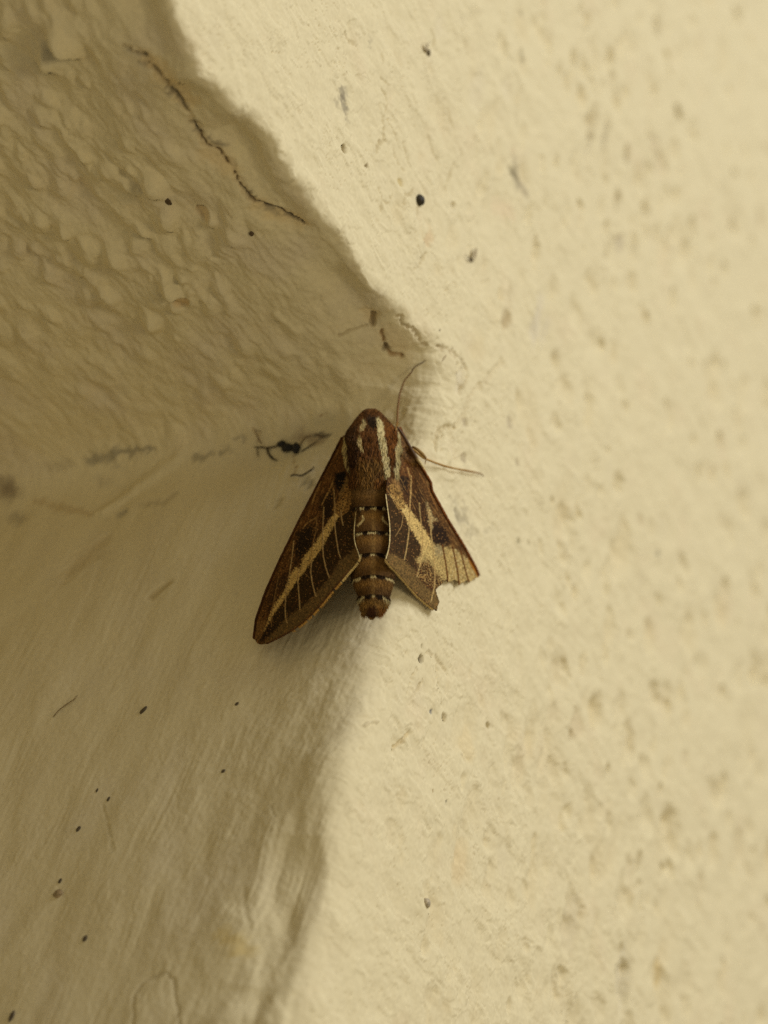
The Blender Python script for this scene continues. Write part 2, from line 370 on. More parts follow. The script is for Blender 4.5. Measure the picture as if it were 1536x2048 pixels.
for pts, wd_, al in (([(1130, 200), (1160, 270)], 2.6, 0.5), ([(1140, 250), (1160, 290)], 1.2, 0.7), ([(1190, 100), (1220, 230), (1215, 330)], 1.3, 0.45), ([(1250, 420), (1290, 450)], 2.0, 0.4),
                     ([(1060, 80), (1100, 130)], 0.6, 0.4), ([(1360, 420), (1460, 380)], 0.6, 0.4)):
    poly_feature(C3(*KW, pts), wd_, 0.15, (0.36, 0.31, 0.2), al, 0.8, 290, 0.9, 0.0)
# crease of the recess: dirt, old web lines
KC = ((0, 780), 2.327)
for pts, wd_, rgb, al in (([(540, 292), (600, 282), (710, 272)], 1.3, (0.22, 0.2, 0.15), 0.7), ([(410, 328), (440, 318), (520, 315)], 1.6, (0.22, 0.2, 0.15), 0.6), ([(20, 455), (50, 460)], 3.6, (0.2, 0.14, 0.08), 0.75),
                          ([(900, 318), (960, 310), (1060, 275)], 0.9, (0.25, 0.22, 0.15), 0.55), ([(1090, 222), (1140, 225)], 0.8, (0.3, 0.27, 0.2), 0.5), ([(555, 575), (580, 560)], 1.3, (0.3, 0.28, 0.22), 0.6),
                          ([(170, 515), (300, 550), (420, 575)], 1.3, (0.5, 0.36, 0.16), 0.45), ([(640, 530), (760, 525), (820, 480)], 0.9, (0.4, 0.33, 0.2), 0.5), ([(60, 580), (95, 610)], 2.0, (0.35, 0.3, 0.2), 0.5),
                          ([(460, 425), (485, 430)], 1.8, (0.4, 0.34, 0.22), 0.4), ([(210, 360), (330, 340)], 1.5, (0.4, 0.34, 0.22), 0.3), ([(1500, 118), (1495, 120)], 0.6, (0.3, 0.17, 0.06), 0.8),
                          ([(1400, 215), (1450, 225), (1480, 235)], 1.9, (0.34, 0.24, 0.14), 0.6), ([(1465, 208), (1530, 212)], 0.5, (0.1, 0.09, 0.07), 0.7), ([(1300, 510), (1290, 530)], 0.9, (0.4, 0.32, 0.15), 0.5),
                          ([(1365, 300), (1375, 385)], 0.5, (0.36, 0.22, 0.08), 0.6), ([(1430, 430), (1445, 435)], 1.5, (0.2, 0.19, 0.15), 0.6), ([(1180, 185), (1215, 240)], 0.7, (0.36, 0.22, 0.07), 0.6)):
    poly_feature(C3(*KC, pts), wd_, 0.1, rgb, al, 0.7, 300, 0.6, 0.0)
poly_feature(C3(*KC, [(480, 560), (640, 450), (800, 340), (880, 270)]), 1.8, -0.5, YEL, 0.0, 0.3, 310, 0.3, 0.0)
# big hollows along the reveal's arris, lower down
def hollow(px, py, r, depth, axis_stretch=1.0, rgb=None, al=0, edge=0.25):
    c = at(px, py)
    s = near_pts(c, max(r, r * axis_stretch) * 1.7)
    q = (B[s] - c); q[:, 2] /= axis_stretch
    d = np.linalg.norm(q, axis=1) / r + 0.16 * noise(q[:, 1] / r * 1.5, q[:, 2] / r * 1.5, int(px))
    m = sstep(1.15, edge, d)
    H[s] -= depth * m
    if rgb is not None: tint(al * m, rgb, s)
hollow(580, 1760, 4.6, 1.1, 2.6, edge=0.35)
hollow(552, 1920, 3.8, 0.6, 2.6, edge=0.2)
hollow(450, 1880, 4.5, -0.5, 1.5)
hollow(548, 2040, 2.6, -0.7, 1.6)
hollow(460, 2060, 5.0, -0.8, 1.0)
hollow(660, 1560, 5.0, -0.4, 2.0)
hollow(380, 1780, 4.0, 0.3, 2.0)
hollow(655, 1390, 6.0, 0.25, 1.5)
poly_feature(C3((440, 1600), 4.572, [(60, 1270), (180, 1300), (240, 1380)]), 2.4, 0.0, (0.74, 0.56, 0.18), 0.5, 0.8, 320, 0.8, 0.0)
poly_feature(C3((440, 1600), 4.572, [(230, 820), (240, 1000), (290, 1200)]), 0.5, 0.06, GREY, 0.05, 0.3, 321, 0.5)
# plaster patch seen at the foot of the reveal
poly_feature(C3((0, 1300), 1.7067, [(455, 1280), (455, 1180), (490, 1130), (560, 1100), (590, 1120), (610, 1280)]), 0.4, 0.12, (0.5, 0.42, 0.26), 0.35, 0.3, 322, 0.6)
poly_feature(C3((0, 1300), 1.7067, [(350, 530), (375, 610), (390, 690)]), 0.4, 0.05, (0.45, 0.38, 0.2), 0.2, 0.3, 323, 0.6)
poly_feature(C3((0, 1300), 1.7067, [(715, 770), (690, 850), (660, 900)]), 0.3, 0.06, (0.5, 0.42, 0.26), 0.15, 0.3, 324, 0.6)
poly_feature(C3((0, 1300), 1.7067, [(920, 530), (940, 570), (925, 620)]), 0.25, 0.06, GREY, 0.15, 0.2, 325, 0.6)
poly_feature(C3((0, 600), 2.194, [(660, 1300), (740, 1240)]), 1.3, 0.3, (0.45, 0.34, 0.14), 0.5, 0.3, 326, 0.6, 0.0)
poly_feature(C3((0, 600), 2.194, [(310, 1180), (420, 1070)]), 3.5, 0.3, (0.55, 0.42, 0.2), 0.35, 0.8, 327, 0.6, 0.0)
# little pits, tinted darker; in the first the tint paints its shadow
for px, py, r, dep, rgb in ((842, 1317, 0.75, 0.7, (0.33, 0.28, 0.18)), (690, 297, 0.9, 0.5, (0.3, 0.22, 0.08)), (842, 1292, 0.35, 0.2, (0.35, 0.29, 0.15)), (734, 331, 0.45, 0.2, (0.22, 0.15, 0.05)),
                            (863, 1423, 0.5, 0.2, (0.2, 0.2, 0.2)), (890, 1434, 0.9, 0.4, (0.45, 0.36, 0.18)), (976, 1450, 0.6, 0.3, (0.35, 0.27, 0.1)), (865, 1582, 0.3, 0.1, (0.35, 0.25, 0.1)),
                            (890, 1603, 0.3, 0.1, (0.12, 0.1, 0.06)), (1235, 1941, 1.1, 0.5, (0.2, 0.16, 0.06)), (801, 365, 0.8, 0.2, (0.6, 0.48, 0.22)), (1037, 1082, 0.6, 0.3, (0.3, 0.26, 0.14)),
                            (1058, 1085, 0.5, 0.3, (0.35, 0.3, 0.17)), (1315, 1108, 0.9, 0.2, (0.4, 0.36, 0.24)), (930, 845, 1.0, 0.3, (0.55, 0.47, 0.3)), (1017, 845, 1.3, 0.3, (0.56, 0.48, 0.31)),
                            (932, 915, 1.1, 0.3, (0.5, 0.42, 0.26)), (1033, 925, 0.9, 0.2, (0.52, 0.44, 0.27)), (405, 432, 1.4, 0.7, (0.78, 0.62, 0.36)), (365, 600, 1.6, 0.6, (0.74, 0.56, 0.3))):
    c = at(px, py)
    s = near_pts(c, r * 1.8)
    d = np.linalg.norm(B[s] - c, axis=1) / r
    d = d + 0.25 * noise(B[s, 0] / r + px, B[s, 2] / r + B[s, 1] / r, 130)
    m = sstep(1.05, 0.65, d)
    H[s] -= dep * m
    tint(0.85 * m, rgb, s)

s = near_pts((0, 4, -3), 26)
q = B[s]
H[s] += 0.8 * fbm((q[:, 0] + q[:, 1]) / 5.5, (q[:, 2] - 0.4 * q[:, 0]) / 4.5, 340, 4) * np.exp(-((q - (0, 4, -3)) ** 2).sum(1) / 150.0)
DISP = (B + N0 * H[:, None]).reshape(shape + (3,))
du = np.gradient(DISP, axis=1); dw = np.gradient(DISP, axis=0)
VN = np.cross(du, dw); VN /= np.linalg.norm(VN, axis=-1, keepdims=True)
VN *= np.sign(-(VN @ DV))[..., None]

# ------------------------------------------------------------------ materials
def attr_material(name, rough=0.9, bump=0.0, bump_scale=2500.0, var=0.0, spec=0.3, sheen=0.0, translucent=0.0):
    m = bpy.data.materials.new(name); m.use_nodes = True
    nt = m.node_tree; b = nt.nodes['Principled BSDF']
    b.inputs['Roughness'].default_value = rough
    b.inputs['Specular IOR Level'].default_value = spec
    if sheen: b.inputs['Sheen Weight'].default_value = sheen
    at_ = nt.nodes.new('ShaderNodeAttribute'); at_.attribute_name = 'Col'
    geo = nt.nodes.new('ShaderNodeTexCoord')
    nz = nt.nodes.new('ShaderNodeTexNoise'); nz.inputs['Scale'].default_value = bump_scale; nz.inputs['Detail'].default_value = 4
    nt.links.new(geo.outputs['Object'], nz.inputs['Vector'])
    mix = nt.nodes.new('ShaderNodeMix'); mix.data_type = 'RGBA'; mix.blend_type = 'MULTIPLY'
    mix.inputs[0].default_value = var
    nt.links.new(at_.outputs['Color'], mix.inputs[6]); 
    ramp = nt.nodes.new('ShaderNodeMapRange'); ramp.inputs[1].default_value = 0.3; ramp.inputs[2].default_value = 0.7
    ramp.inputs[3].default_value = 0.5; ramp.inputs[4].default_value = 1.3
    nt.links.new(nz.outputs['Fac'], ramp.inputs[0]); nt.links.new(ramp.outputs[0], mix.inputs[7])
    nt.links.new(mix.outputs[2], b.inputs['Base Color'])
    if bump:
        bp = nt.nodes.new('ShaderNodeBump'); bp.inputs['Strength'].default_value = bump; bp.inputs['Distance'].default_value = 0.0001
        nt.links.new(nz.outputs['Fac'], bp.inputs['Height']); nt.links.new(bp.outputs['Normal'], b.inputs['Normal'])
    if translucent:
        tr = nt.nodes.new('ShaderNodeBsdfTranslucent'); nt.links.new(mix.outputs[2], tr.inputs['Color'])
        ms = nt.nodes.new('ShaderNodeMixShader'); ms.inputs[0].default_value = translucent
        out = nt.nodes['Material Output']
        nt.links.new(b.outputs[0], ms.inputs[1]); nt.links.new(tr.outputs[0], ms.inputs[2]); nt.links.new(ms.outputs[0], out.inputs['Surface'])
    return m
M_PLASTER = attr_material('limewashed_plaster', 0.88, 0.25, 1600.0, 0.12, 0.25)
M_WING = attr_material('wing_scales', 0.8, 0.5, 5000.0, 0.35, 0.12)
M_BODY = attr_material('body_scales', 0.85, 0.5, 5000.0, 0.35, 0.1)
M_FUR = attr_material('moth_hair', 0.7, 0.0, 3000.0, 0.1, 0.15)
M_LEG = attr_material('leg_cuticle', 0.55, 0.2, 8000.0, 0.2, 0.35)
M_SPECK = attr_material('dark_speck', 0.6, 0.4, 6000.0, 0.4, 0.35)

def link_mesh(name, verts_mm, faces, mat, parent=None, cols=None, normals=None, smooth=True):
    """faces: (n,3)/(n,4) int array or list of lists; vertex positions in mm, world space"""
    me = bpy.data.meshes.new(name)
    v = np.asarray(verts_mm, np.float32) * MM
    if isinstance(faces, np.ndarray):
        k = faces.shape[1]; nf = len(faces)
        me.vertices.add(len(v)); me.vertices.foreach_set('co', v.ravel())
        me.loops.add(nf * k); me.loops.foreach_set('vertex_index', faces.astype(np.int32).ravel())
        me.polygons.add(nf); me.polygons.foreach_set('loop_start', (np.arange(nf) * k).astype(np.int32))
        me.update(calc_edges=True)
    else:
        me.from_pydata(v.tolist(), [], [list(map(int, f)) for f in faces]); me.update()
    me.polygons.foreach_set('use_smooth', np.full(len(me.polygons), smooth))
    if cols is not None:
        c = np.ones((len(v), 4), np.float32); c[:, :3] = cols
        a = me.color_attributes.new('Col', 'FLOAT_COLOR', 'POINT'); a.data.foreach_set('color', c.ravel())
    if normals is not None:
        me.normals_split_custom_set_from_vertices(np.asarray(normals, np.float32))
    me.materials.append(mat)
    o = bpy.data.objects.new(name, me); scene.collection.objects.link(o)
    if parent is not None:
        o.parent = parent
        o.matrix_parent_inverse = Matrix.Translation(parent.location).inverted()
    return o

def tag(o, label=None, cat=None, group=None, kind=None):
    if label: o['label'] = label
    if cat: o['category'] = cat
    if group: o['group'] = group
    if kind: o['kind'] = kind
    return o

# ------------------------------------------------------------------ the setting: front wall, reveal, soffit
idx = np.arange(NU * NW).reshape(NW, NU)
quads = np.stack([idx[:-1, :-1], idx[:-1, 1:], idx[1:, 1:], idx[1:, :-1]], -1).reshape(-1, 4)
fw = wgt[quads].mean(1)
cls = fw.argmax(1)
cls[(cls == 1) & (B[quads[:, 0], 1] > 60)] = 3
Dv = DISP.reshape(-1, 3); Nv = VN.reshape(-1, 3)
for k, nm, lab in ((1, 'wall', 'bright cream limewashed front wall with flaking coats and shallow dents'),
                   (0, 'wall_side', 'shaded brushed plaster reveal of the recess below the soffit'),
                   (2, 'ceiling', 'lumpy shaded plaster soffit of the recess with a dark crack'),
                   (3, 'back_light_block', 'added unseen plaster back of the recess, blocks light from behind')):
    fq = quads[cls == k]
    used = np.unique(fq)
    rm = np.full(len(Dv), -1, np.int64); rm[used] = np.arange(len(used))
    tag(link_mesh(nm, Dv[used], rm[fq], M_PLASTER, None, COL[used], Nv[used]), lab, None, None, 'structure')

# ------------------------------------------------------------------ painting helper for the moth (photo-pixel layout of its markings)
def seg_dist(x, y, pts, closed=False):
    d = np.full(len(x), 1e9); P = list(pts) + ([pts[0]] if closed else [])
    for (ax, ay), (bx, by) in zip(P[:-1], P[1:]):
        vx, vy = bx - ax, by - ay
        t = np.clip(((x - ax) * vx + (y - ay) * vy) / max(vx * vx + vy * vy, 1e-9), 0, 1)
        d = np.minimum(d, np.hypot(x - ax - t * vx, y - ay - t * vy))
    return d

def inside(x, y, pts):
    r = np.zeros(len(x), bool); n = len(pts)
    for i in range(n):
        (ax, ay), (bx, by) = pts[i], pts[(i + 1) % n]
        if ay == by: continue
        c = (ay > y) != (by > y)
        r ^= c & (x < (bx - ax) * (y - ay) / (by - ay) + ax)
    return r

def tame(c, top=0.8):
    c = np.maximum(c, 0.002)
    return c * np.minimum(1, top / c.max(-1, keepdims=True))

class Paint:
    def __init__(self, x, y, rgb, seed):
        self.x, self.y, self.seed = x, y, seed
        self.c = np.tile(lin(rgb), (len(x), 1)).astype(float)
        self.r = np.random.default_rng(seed)
    def mix(self, a, rgb):
        a = np.clip(a, 0, 1)[:, None]
        self.c = self.c * (1 - a) + lin(rgb) * a
    def fill(self, pts, rgb, alpha=1.0, soft=1.2, jag=1.2, js=3.6):
        x, y = self.x, self.y
        soft = soft * 1.4; jag = jag * 2.0
        if jag:
            x = x + jag * noise(self.x / js, self.y / js, self.seed + 1) + jag * self.r.normal(0, 0.35, len(x))
            y = y + jag * noise(self.x / js, self.y / js, self.seed + 2) + jag * self.r.normal(0, 0.35, len(x))
        d = seg_dist(x, y, pts, True); d = np.where(inside(x, y, pts), d, -d)
        self.mix(alpha * sstep(-soft, soft, d), rgb)
    def line(self, pts, w, rgb, alpha=1.0, soft=0.7, dash=0.0, jag=0.3):
        x = self.x + jag * noise(self.x / 2, self.y / 2, self.seed + 3); y = self.y + jag * noise(self.x / 2, self.y / 2, self.seed + 4)
        d = seg_dist(x, y, pts)
        a = alpha * sstep(w + soft, max(w - soft, 0), d)
        if dash: a = a * np.clip(1 - dash + 2 * dash * (0.5 + 0.5 * noise(self.x / 3, self.y / 4, self.seed + 5)), 0, 1)
        self.mix(a, rgb)
    def speckle(self, rgb, prob, alpha, mask=None, cell=1.0):
        cx = np.floor(self.x / cell); cy = np.floor(self.y / cell)
        h = _hash(cx, cy, self.seed + 77) / 4294967296.0
        a = np.where(h < prob, alpha, 0.0)
        if mask is not None: a = a * mask
        self.mix(a, rgb)
    def vary(self, amt, sx, sy, seed=0):
        n = noise(self.x / sx, self.y / sy, self.seed + 20 + seed)
        self.c *= np.clip(1 + amt * n, 0.2, 2)[:, None]
    def out(self, gain=1.0):
        return tame(self.c * gain)

GAIN = np.array([1.34, 1.36, 1.18])      # photo tone -> base colour under this light
def K1(p): return [(480 + a / 2.954, 780 + b / 2.954) for a, b in p]
def K2(p): return [(620 + a / 5.486, 790 + b / 5.486) for a, b in p]
def KK3(p): return [(480 + a / 5.486, 980 + b / 5.486) for a, b in p]
def K4(p): return [(690 + a / 4.955, 980 + b / 4.955) for a, b in p]

def unproject(x, y, d):
    return CAM + ray(x, y) * np.asarray(d)[..., None]

# ------------------------------------------------------------------ the moth
moth_base = unproject(745., 1100., np.array(403.0))
moth = bpy.data.objects.new('moth', None); scene.collection.objects.link(moth)
moth.empty_display_size = 0.01
moth.location = (moth_base * MM).tolist()
tag(moth, 'brown hawk moth with cream striped wings clinging head up to the plaster corner', 'moth')

# body axis: centre x, half width (px) and depth (mm) against photo y
BY = np.array([817, 821, 827, 838, 850, 862, 875, 890, 910, 930, 950, 975, 1010, 1060, 1105, 1135, 1152, 1170, 1190, 1206, 1220, 1232, 1240], float)
BX = np.array([742, 742, 742, 742.5, 744, 745, 744, 744, 744, 745, 746, 746, 746, 746, 746, 746.5, 746.5, 746.5, 748, 747.5, 745, 743.5, 743], float)
BW = np.array([8, 16, 22, 32, 42, 52, 56.5, 57, 55, 52, 48, 44, 44, 45, 46, 46.5, 45, 39.5, 32, 25, 18.5, 10, 3], float)
BD = np.interp(BY, [817, 880, 960, 1100, 1240], [418.5, 414, 408.5, 399.8, 392.0])
BT = BW * 0.080 * np.interp(BY, [817, 860, 940, 1000, 1240], [0.9, 0.95, 1.0, 0.85, 0.85])
SEG = [974.6, 1013.6, 1062.7, 1106.7, 1150.7, 1189.6]
def arch(x, y):
    u = (x - 746) / 46.0
    return y - 9.0 * u * u * sstep(990, 1150, y) - 2.0 * u * u
def body_color(x, y, seed=900):
    p = Paint(x, y, (84, 54, 26), seed)
    # thorax
    p.fill(K2([(370, 380), (520, 320), (535, 600), (500, 720), (430, 760), (380, 520)]), (60, 39, 20), 0.9, 2, 1)
    p.fill(K2([(800, 280), (970, 360), (985, 470), (945, 700), (880, 740), (850, 600), (815, 420)]), (100, 61, 26), 0.95, 2, 1)
    p.fill(K2([(560, 380), (750, 380), (790, 700), (700, 720), (560, 640)]), (86, 54, 26), 0.8, 3, 2)
    p.fill(K2([(615, 215), (720, 220), (735, 330), (700, 370), (640, 350)]), (36, 24, 13), 0.95, 2, 1)
    p.fill(K2([(590, 160), (770, 180), (800, 240), (720, 215), (600, 215), (560, 230)]), (80, 50, 24), 1, 2, 1)
    p.fill(K2([(480, 470), (540, 600), (520, 760), (440, 800), (420, 640)]), (50, 29, 14), 0.7, 3, 2)
    p.fill(K2([(530, 700), (820, 690), (830, 900), (840, 1010), (540, 1010)]), (104, 76, 38), 0.8, 4, 3)
    p.fill(K2([(720, 850), (810, 800), (800, 870), (730, 880)]), (50, 28, 12), 0.7, 2, 1)
    p.fill(K2([(720, 890), (830, 890), (800, 1000), (700, 1000)]), (112, 66, 26), 0.6, 3, 2)
    W = (204, 188, 146)
    p.fill(K2([(590, 240), (617, 310), (585, 385), (548, 400), (552, 330)]), (176, 158, 118), 0.9, 1, 1)
    p.fill(K2([(540, 435), (560, 480), (580, 588), (545, 575), (522, 500)]), (196, 176, 132), 0.9, 1, 1)
    p.fill(K2([(722, 235), (752, 238), (800, 310), (815, 390), (832, 500), (852, 620), (872, 740), (875, 890), (815, 895), (815, 800), (795, 680), (765, 560), (742, 400), (736, 310)]), W, 1, 0.8, 0.8)
    p.fill(K2([(965, 380), (1000, 440), (1012, 520), (968, 610), (982, 760), (978, 870), (940, 905), (922, 820), (942, 700), (936, 590), (955, 480)]), W, 1, 0.8, 0.8)
    p.fill(K2([(340, 440), (375, 455), (402, 540), (412, 690), (440, 810), (385, 720), (358, 620), (340, 520)]), (178, 158, 112), 0.95, 1, 0.8)
    # abdomen
    ya = arch(x, y)
    ab = sstep(966, 975, ya)
    p.mix(ab, (100, 72, 38))
    for i, s in enumerate(SEG):
        nxt = (SEG + [1225])[i + 1]
        t = np.clip((ya - s) / (nxt - s), 0, 1)
        on = ((ya > s) & (ya < nxt)).astype(float)
        p.mix(on * 0.65 * sstep(0.1, 0.35, t) * sstep(0.65, 0.35, t), (126, 92, 48))
        p.mix(on * 0.65 * sstep(0.45, 0.95, t), (64, 43, 22))
    p.mix(ab * 0.5 * sstep(30, 46, np.abs(x - 746)), (66, 46, 24))
    p.mix(sstep(1006, 980, ya) * ab * 0.7, (106, 80, 48))
    p.mix(ab * 0.3 * sstep(7, 0, np.abs(x - 746.5) + 2.5 * noise(x / 4, y / 5, 78)) * sstep(1000, 1020, y), (150, 118, 70))
    p.line([(716, 975), (735, 973), (757, 973), (774, 976)], 1.0, (150, 120, 75), 0.8)
    for i, s in enumerate(SEG[1:]):
        wd = np.interp(s, [1013, 1106, 1150, 1190], [40, 44, 45, 33])
        u = (x - 746.5) / wd
        band = sstep(-3.4, -1.8, ya - s - 1) * sstep(5.2, 3.2, ya - s + 2.5 * np.cos(u * 9))
        p.mix(band * (np.abs(u) < 1.2) * 0.95, (30, 19, 10))
        hs = 0.8
        for cu, hw, ph in ((0.0, 0.15, 3.6), (-0.72, 0.24, 4.0), (0.72, 0.24, 4.0)) if i < 1 or i > 1 else ((0.0, 0.3, 3), (-0.75, 0.3, 3.6), (0.75, 0.25, 3.6)):
            if i == 0: cu *= 0.8; hw *= 0.6 if cu else 1.2
            e = np.maximum(np.abs(u - cu) / (hw * hs), np.abs(ya - s - 2.2) / (ph * 0.62)) + 0.6 * noise(x / 3.0, y / 7, 77)
            p.mix(sstep(1.05, 0.75, e), (214, 196, 152))
    p.line(K1([(725, 745), (730, 765), (712, 785), (695, 800)]), 1.9, (200, 180, 135), 0.95)
    p.line(K1([(845, 745), (842, 765), (858, 780), (872, 792)]), 1.9, (200, 180, 135), 0.95)
    p.fill(K1([(690, 700), (708, 700), (715, 740), (690, 790)]), (40, 26, 13), 0.8, 1.2, 1)
    p.fill(K1([(850, 715), (862, 720), (868, 770), (845, 740)]), (40, 26, 13), 0.8, 1.2, 1)
    # tail
    p.mix(sstep(1196, 1203, y) * 0.9, (120, 90, 48))
    p.fill(K1([(745, 1290), (770, 1265), (800, 1270), (812, 1310), (790, 1355), (760, 1345)]), (46, 22, 8), 0.95, 3, 1.5)
    p.fill(K1([(815, 1270), (862, 1275), (850, 1335), (820, 1345)]), (112, 62, 20), 0.7, 3, 1.5)
    p.vary(0.3, 1.8, 6.0); p.vary(0.25, 2.5, 2.5, 3)
    return p.out(GAIN)

NT, NA = 560, 220
ty = np.interp(np.linspace(0, 1, NT), [0, 0.03, 0.97, 1], [817, 821, 1236, 1240])
th = np.linspace(0, 2 * math.pi, NA, endpoint=False)
cx = np.interp(ty, BY, BX); hw = np.interp(ty, BY, BW); dp = np.interp(ty, BY, BD); tk = np.interp(ty, BY, BT)
k = np.ones(9) / 9
for arr in (cx, hw, dp, tk):
    pad = np.pad(arr, 4, mode='edge'); arr[:] = np.convolve(pad, k, 'valid')
X2 = cx[:, None] + hw[:, None] * np.cos(th)[None]
Y2 = np.repeat(ty[:, None], NA, 1)
ya = arch(X2.ravel(), Y2.ravel()).reshape(X2.shape)
segh = np.zeros_like(X2)                        # each abdominal segment laps over the next
for i, s in enumerate(SEG):
    t = (ya - s) / ((SEG + [1230])[i + 1] - s)
    segh += np.where((t >= 0) & (t < 1), 0.30 * sstep(0, 0.12, t) * (0.35 + 0.65 * t), 0)
fz = np.where(Y2 < 966, 0.35 * fbm(X2 / 14, Y2 / 16, 905, 3), 0.05 * noise(X2 / 3, Y2 / 5, 906))
D2 = dp[:, None] - (tk[:, None] + segh * 0.9 + fz) * np.sin(th)[None]
bv = unproject(X2.ravel(), Y2.ravel(), D2.ravel())
ii = np.arange(NT * NA).reshape(NT, NA)
jj = np.roll(ii, -1, axis=1)
bq = np.stack([ii[:-1], jj[:-1], jj[1:], ii[1:]], -1).reshape(-1, 4)
bc = body_color(X2.ravel(), Y2.ravel())
body = link_mesh('body', bv, bq[:, ::-1], M_BODY, moth, bc)

def body_surface(x, y):
    c = np.interp(y, BY, BX); w = np.interp(y, BY, BW); d = np.interp(y, BY, BD); t = np.interp(y, BY, BT)
    u = np.clip((x - c) / w, -1, 1)
    return d - t * np.sqrt(np.maximum(1 - u * u, 0)), u

def strands(x, y, d, dx, dy, lift, width_px, cols, name, parent, mat=M_FUR):
    """tapering hairs, root (x,y,d) to (x+dx, y+dy, d-lift), slightly bowed"""
    n = len(x); L = np.hypot(dx, dy) + 1e-6
    nx, ny = -dy / L * width_px, dx / L * width_px
    V = []
    for t, wv, lf in ((0.0, 1.0, 0.0), (0.5, 0.8, 0.75), (1.0, 0.12, 1.0)):
        cxx, cyy, dd = x + dx * t, y + dy * t, d - lift * lf
        V.append(unproject(cxx - nx * wv, cyy - ny * wv, dd)); V.append(unproject(cxx + nx * wv, cyy + ny * wv, dd))
        V.append(unproject(cxx, cyy, dd - 0.03 * wv))
    V = np.stack(V, 1).reshape(-1, 3)
    b = (np.arange(n) * 9)[:, None]
    f = []
    for r in (0, 3):
        f += [b + [r, r + 2, r + 5, r + 3], b + [r + 2, r + 1, r + 4, r + 5]]
    f = np.stack(f, 1).reshape(-1, 4)
    o = link_mesh(name, V, f, mat, parent, np.repeat(cols, 9, axis=0))
    return tag(o, kind='stuff')

n = 8000
y = rng.uniform(820, 968, n); c = np.interp(y, BY, BX); w = np.interp(y, BY, BW)
x = c + w * np.sin(rng.uniform(-1.5, 1.5, n))
d, u = body_surface(x, y)
cols = body_color(x, y) * rng.uniform(0.25, 1.8, (n, 1))
flow = 0.25 * u + 0.35 * noise(x / 12, y / 14, 931)
ln = rng.uniform(8, 20, n) * np.interp(y, [820, 850, 968], [0.5, 0.9, 1.0])
sidew = np.where(x < 744, -1, 1)
strands(x, y, d - 0.05, ln * (flow * 0.9 - 0.10 * sidew * (np.abs(u) > 0.2)), ln * np.clip(1 - np.abs(flow) * .5, .4, 1), rng.uniform(0.3, 0.9, n), 1.0, tame(cols), 'fur', body)
n = 5000
y = rng.uniform(972, 1205, n); c = np.interp(y, BY, BX); w = np.interp(y, BY, BW)
x = c + w * np.sin(rng.uniform(-1.5, 1.5, n))
d, u = body_surface(x, y)
strands(x, y, d - 0.2, u * 1.0 + rng.normal(0, .4, n), rng.uniform(3, 6.5, n), rng.uniform(0.1, 0.25, n), 0.45, tame(body_color(x, y) * rng.uniform(0.6, 1.4, (n, 1))), 'fur', body)
n = 1500
y = rng.uniform(1192, 1226, n); c = np.interp(y, BY, BX); w = np.interp(y, BY, BW)
x = c + w * np.sin(rng.uniform(-1.55, 1.55, n))
d, u = body_surface(x, y)
strands(x, y, d - 0.1, u * 4.5 + rng.normal(0, .8, n), rng.uniform(7, 15, n), rng.uniform(0.0, 0.35, n), 0.55, tame(body_color(x, y) * rng.uniform(0.5, 1.7, (n, 1))), 'tail_tuft', body)

# ---- wings
def plane3(a, b, c):
    A = np.array([[a[0], a[1], 1], [b[0], b[1], 1], [c[0], c[1], 1]], float)
    return np.linalg.solve(A, np.array([a[2], b[2], c[2]], float))
PL = plane3((690, 880, 415.0), (712, 1110, 396.3), (510, 1285, 400.0))
PR = plane3((795, 870, 413.5), (785, 1115, 396.0), (875, 1220, 406.5))
def left_depth(x, y):
    d = PL[0] * x + PL[1] * y + PL[2]
    t = np.clip((705 - x) / 200, 0, 1)
    return d - 1.4 * np.sin(t * math.pi) * 0.8
def right_depth(x, y):
    d = PR[0] * x + PR[1] * y + PR[2]
    return smin(d, wall_depth(x, y) - 1.6, 3.0)

def wing_mesh(name, outline, depth_fn, paint_fn, step=0.8, seed=1, relief=None):
    o = np.array(outline)
    x0, y0 = o.min(0) - 2; x1, y1 = o.max(0) + 2
    gx = np.arange(x0, x1, step); gy = np.arange(y0, y1, step)
    GX, GY = np.meshgrid(gx, gy)
    jx = GX + 0.5 * noise(GX / 2.0, GY / 2.0, seed); jy = GY + 0.5 * noise(GX / 2.0, GY / 2.0, seed + 1)
    ins = inside(jx.ravel(), jy.ravel(), outline).reshape(GX.shape)
    cell = ins[:-1, :-1] & ins[1:, :-1] & ins[:-1, 1:] & ins[1:, 1:]
    ids = np.arange(GX.size).reshape(GX.shape)
    q = np.stack([ids[:-1, :-1], ids[1:, :-1], ids[1:, 1:], ids[:-1, 1:]], -1)[cell]
    used = np.unique(q); rm = np.full(GX.size, -1, np.int64); rm[used] = np.arange(len(used))
    x, y = GX.ravel()[used], GY.ravel()[used]
    d = depth_fn(x, y)
    if relief is not None: d = d - relief(x, y)
    d = d - 0.03 * noise(x / 3, y / 6, seed + 5) - 0.012 * noise(x / 1.1, y / 1.6, seed + 6)
    ob = link_mesh(name, unproject(x, y, d), rm[q], M_WING, moth, paint_fn(x, y))
    sm = ob.modifiers.new('thickness', 'SOLIDIFY'); sm.thickness = 0.00012; sm.offset = -1
    return ob

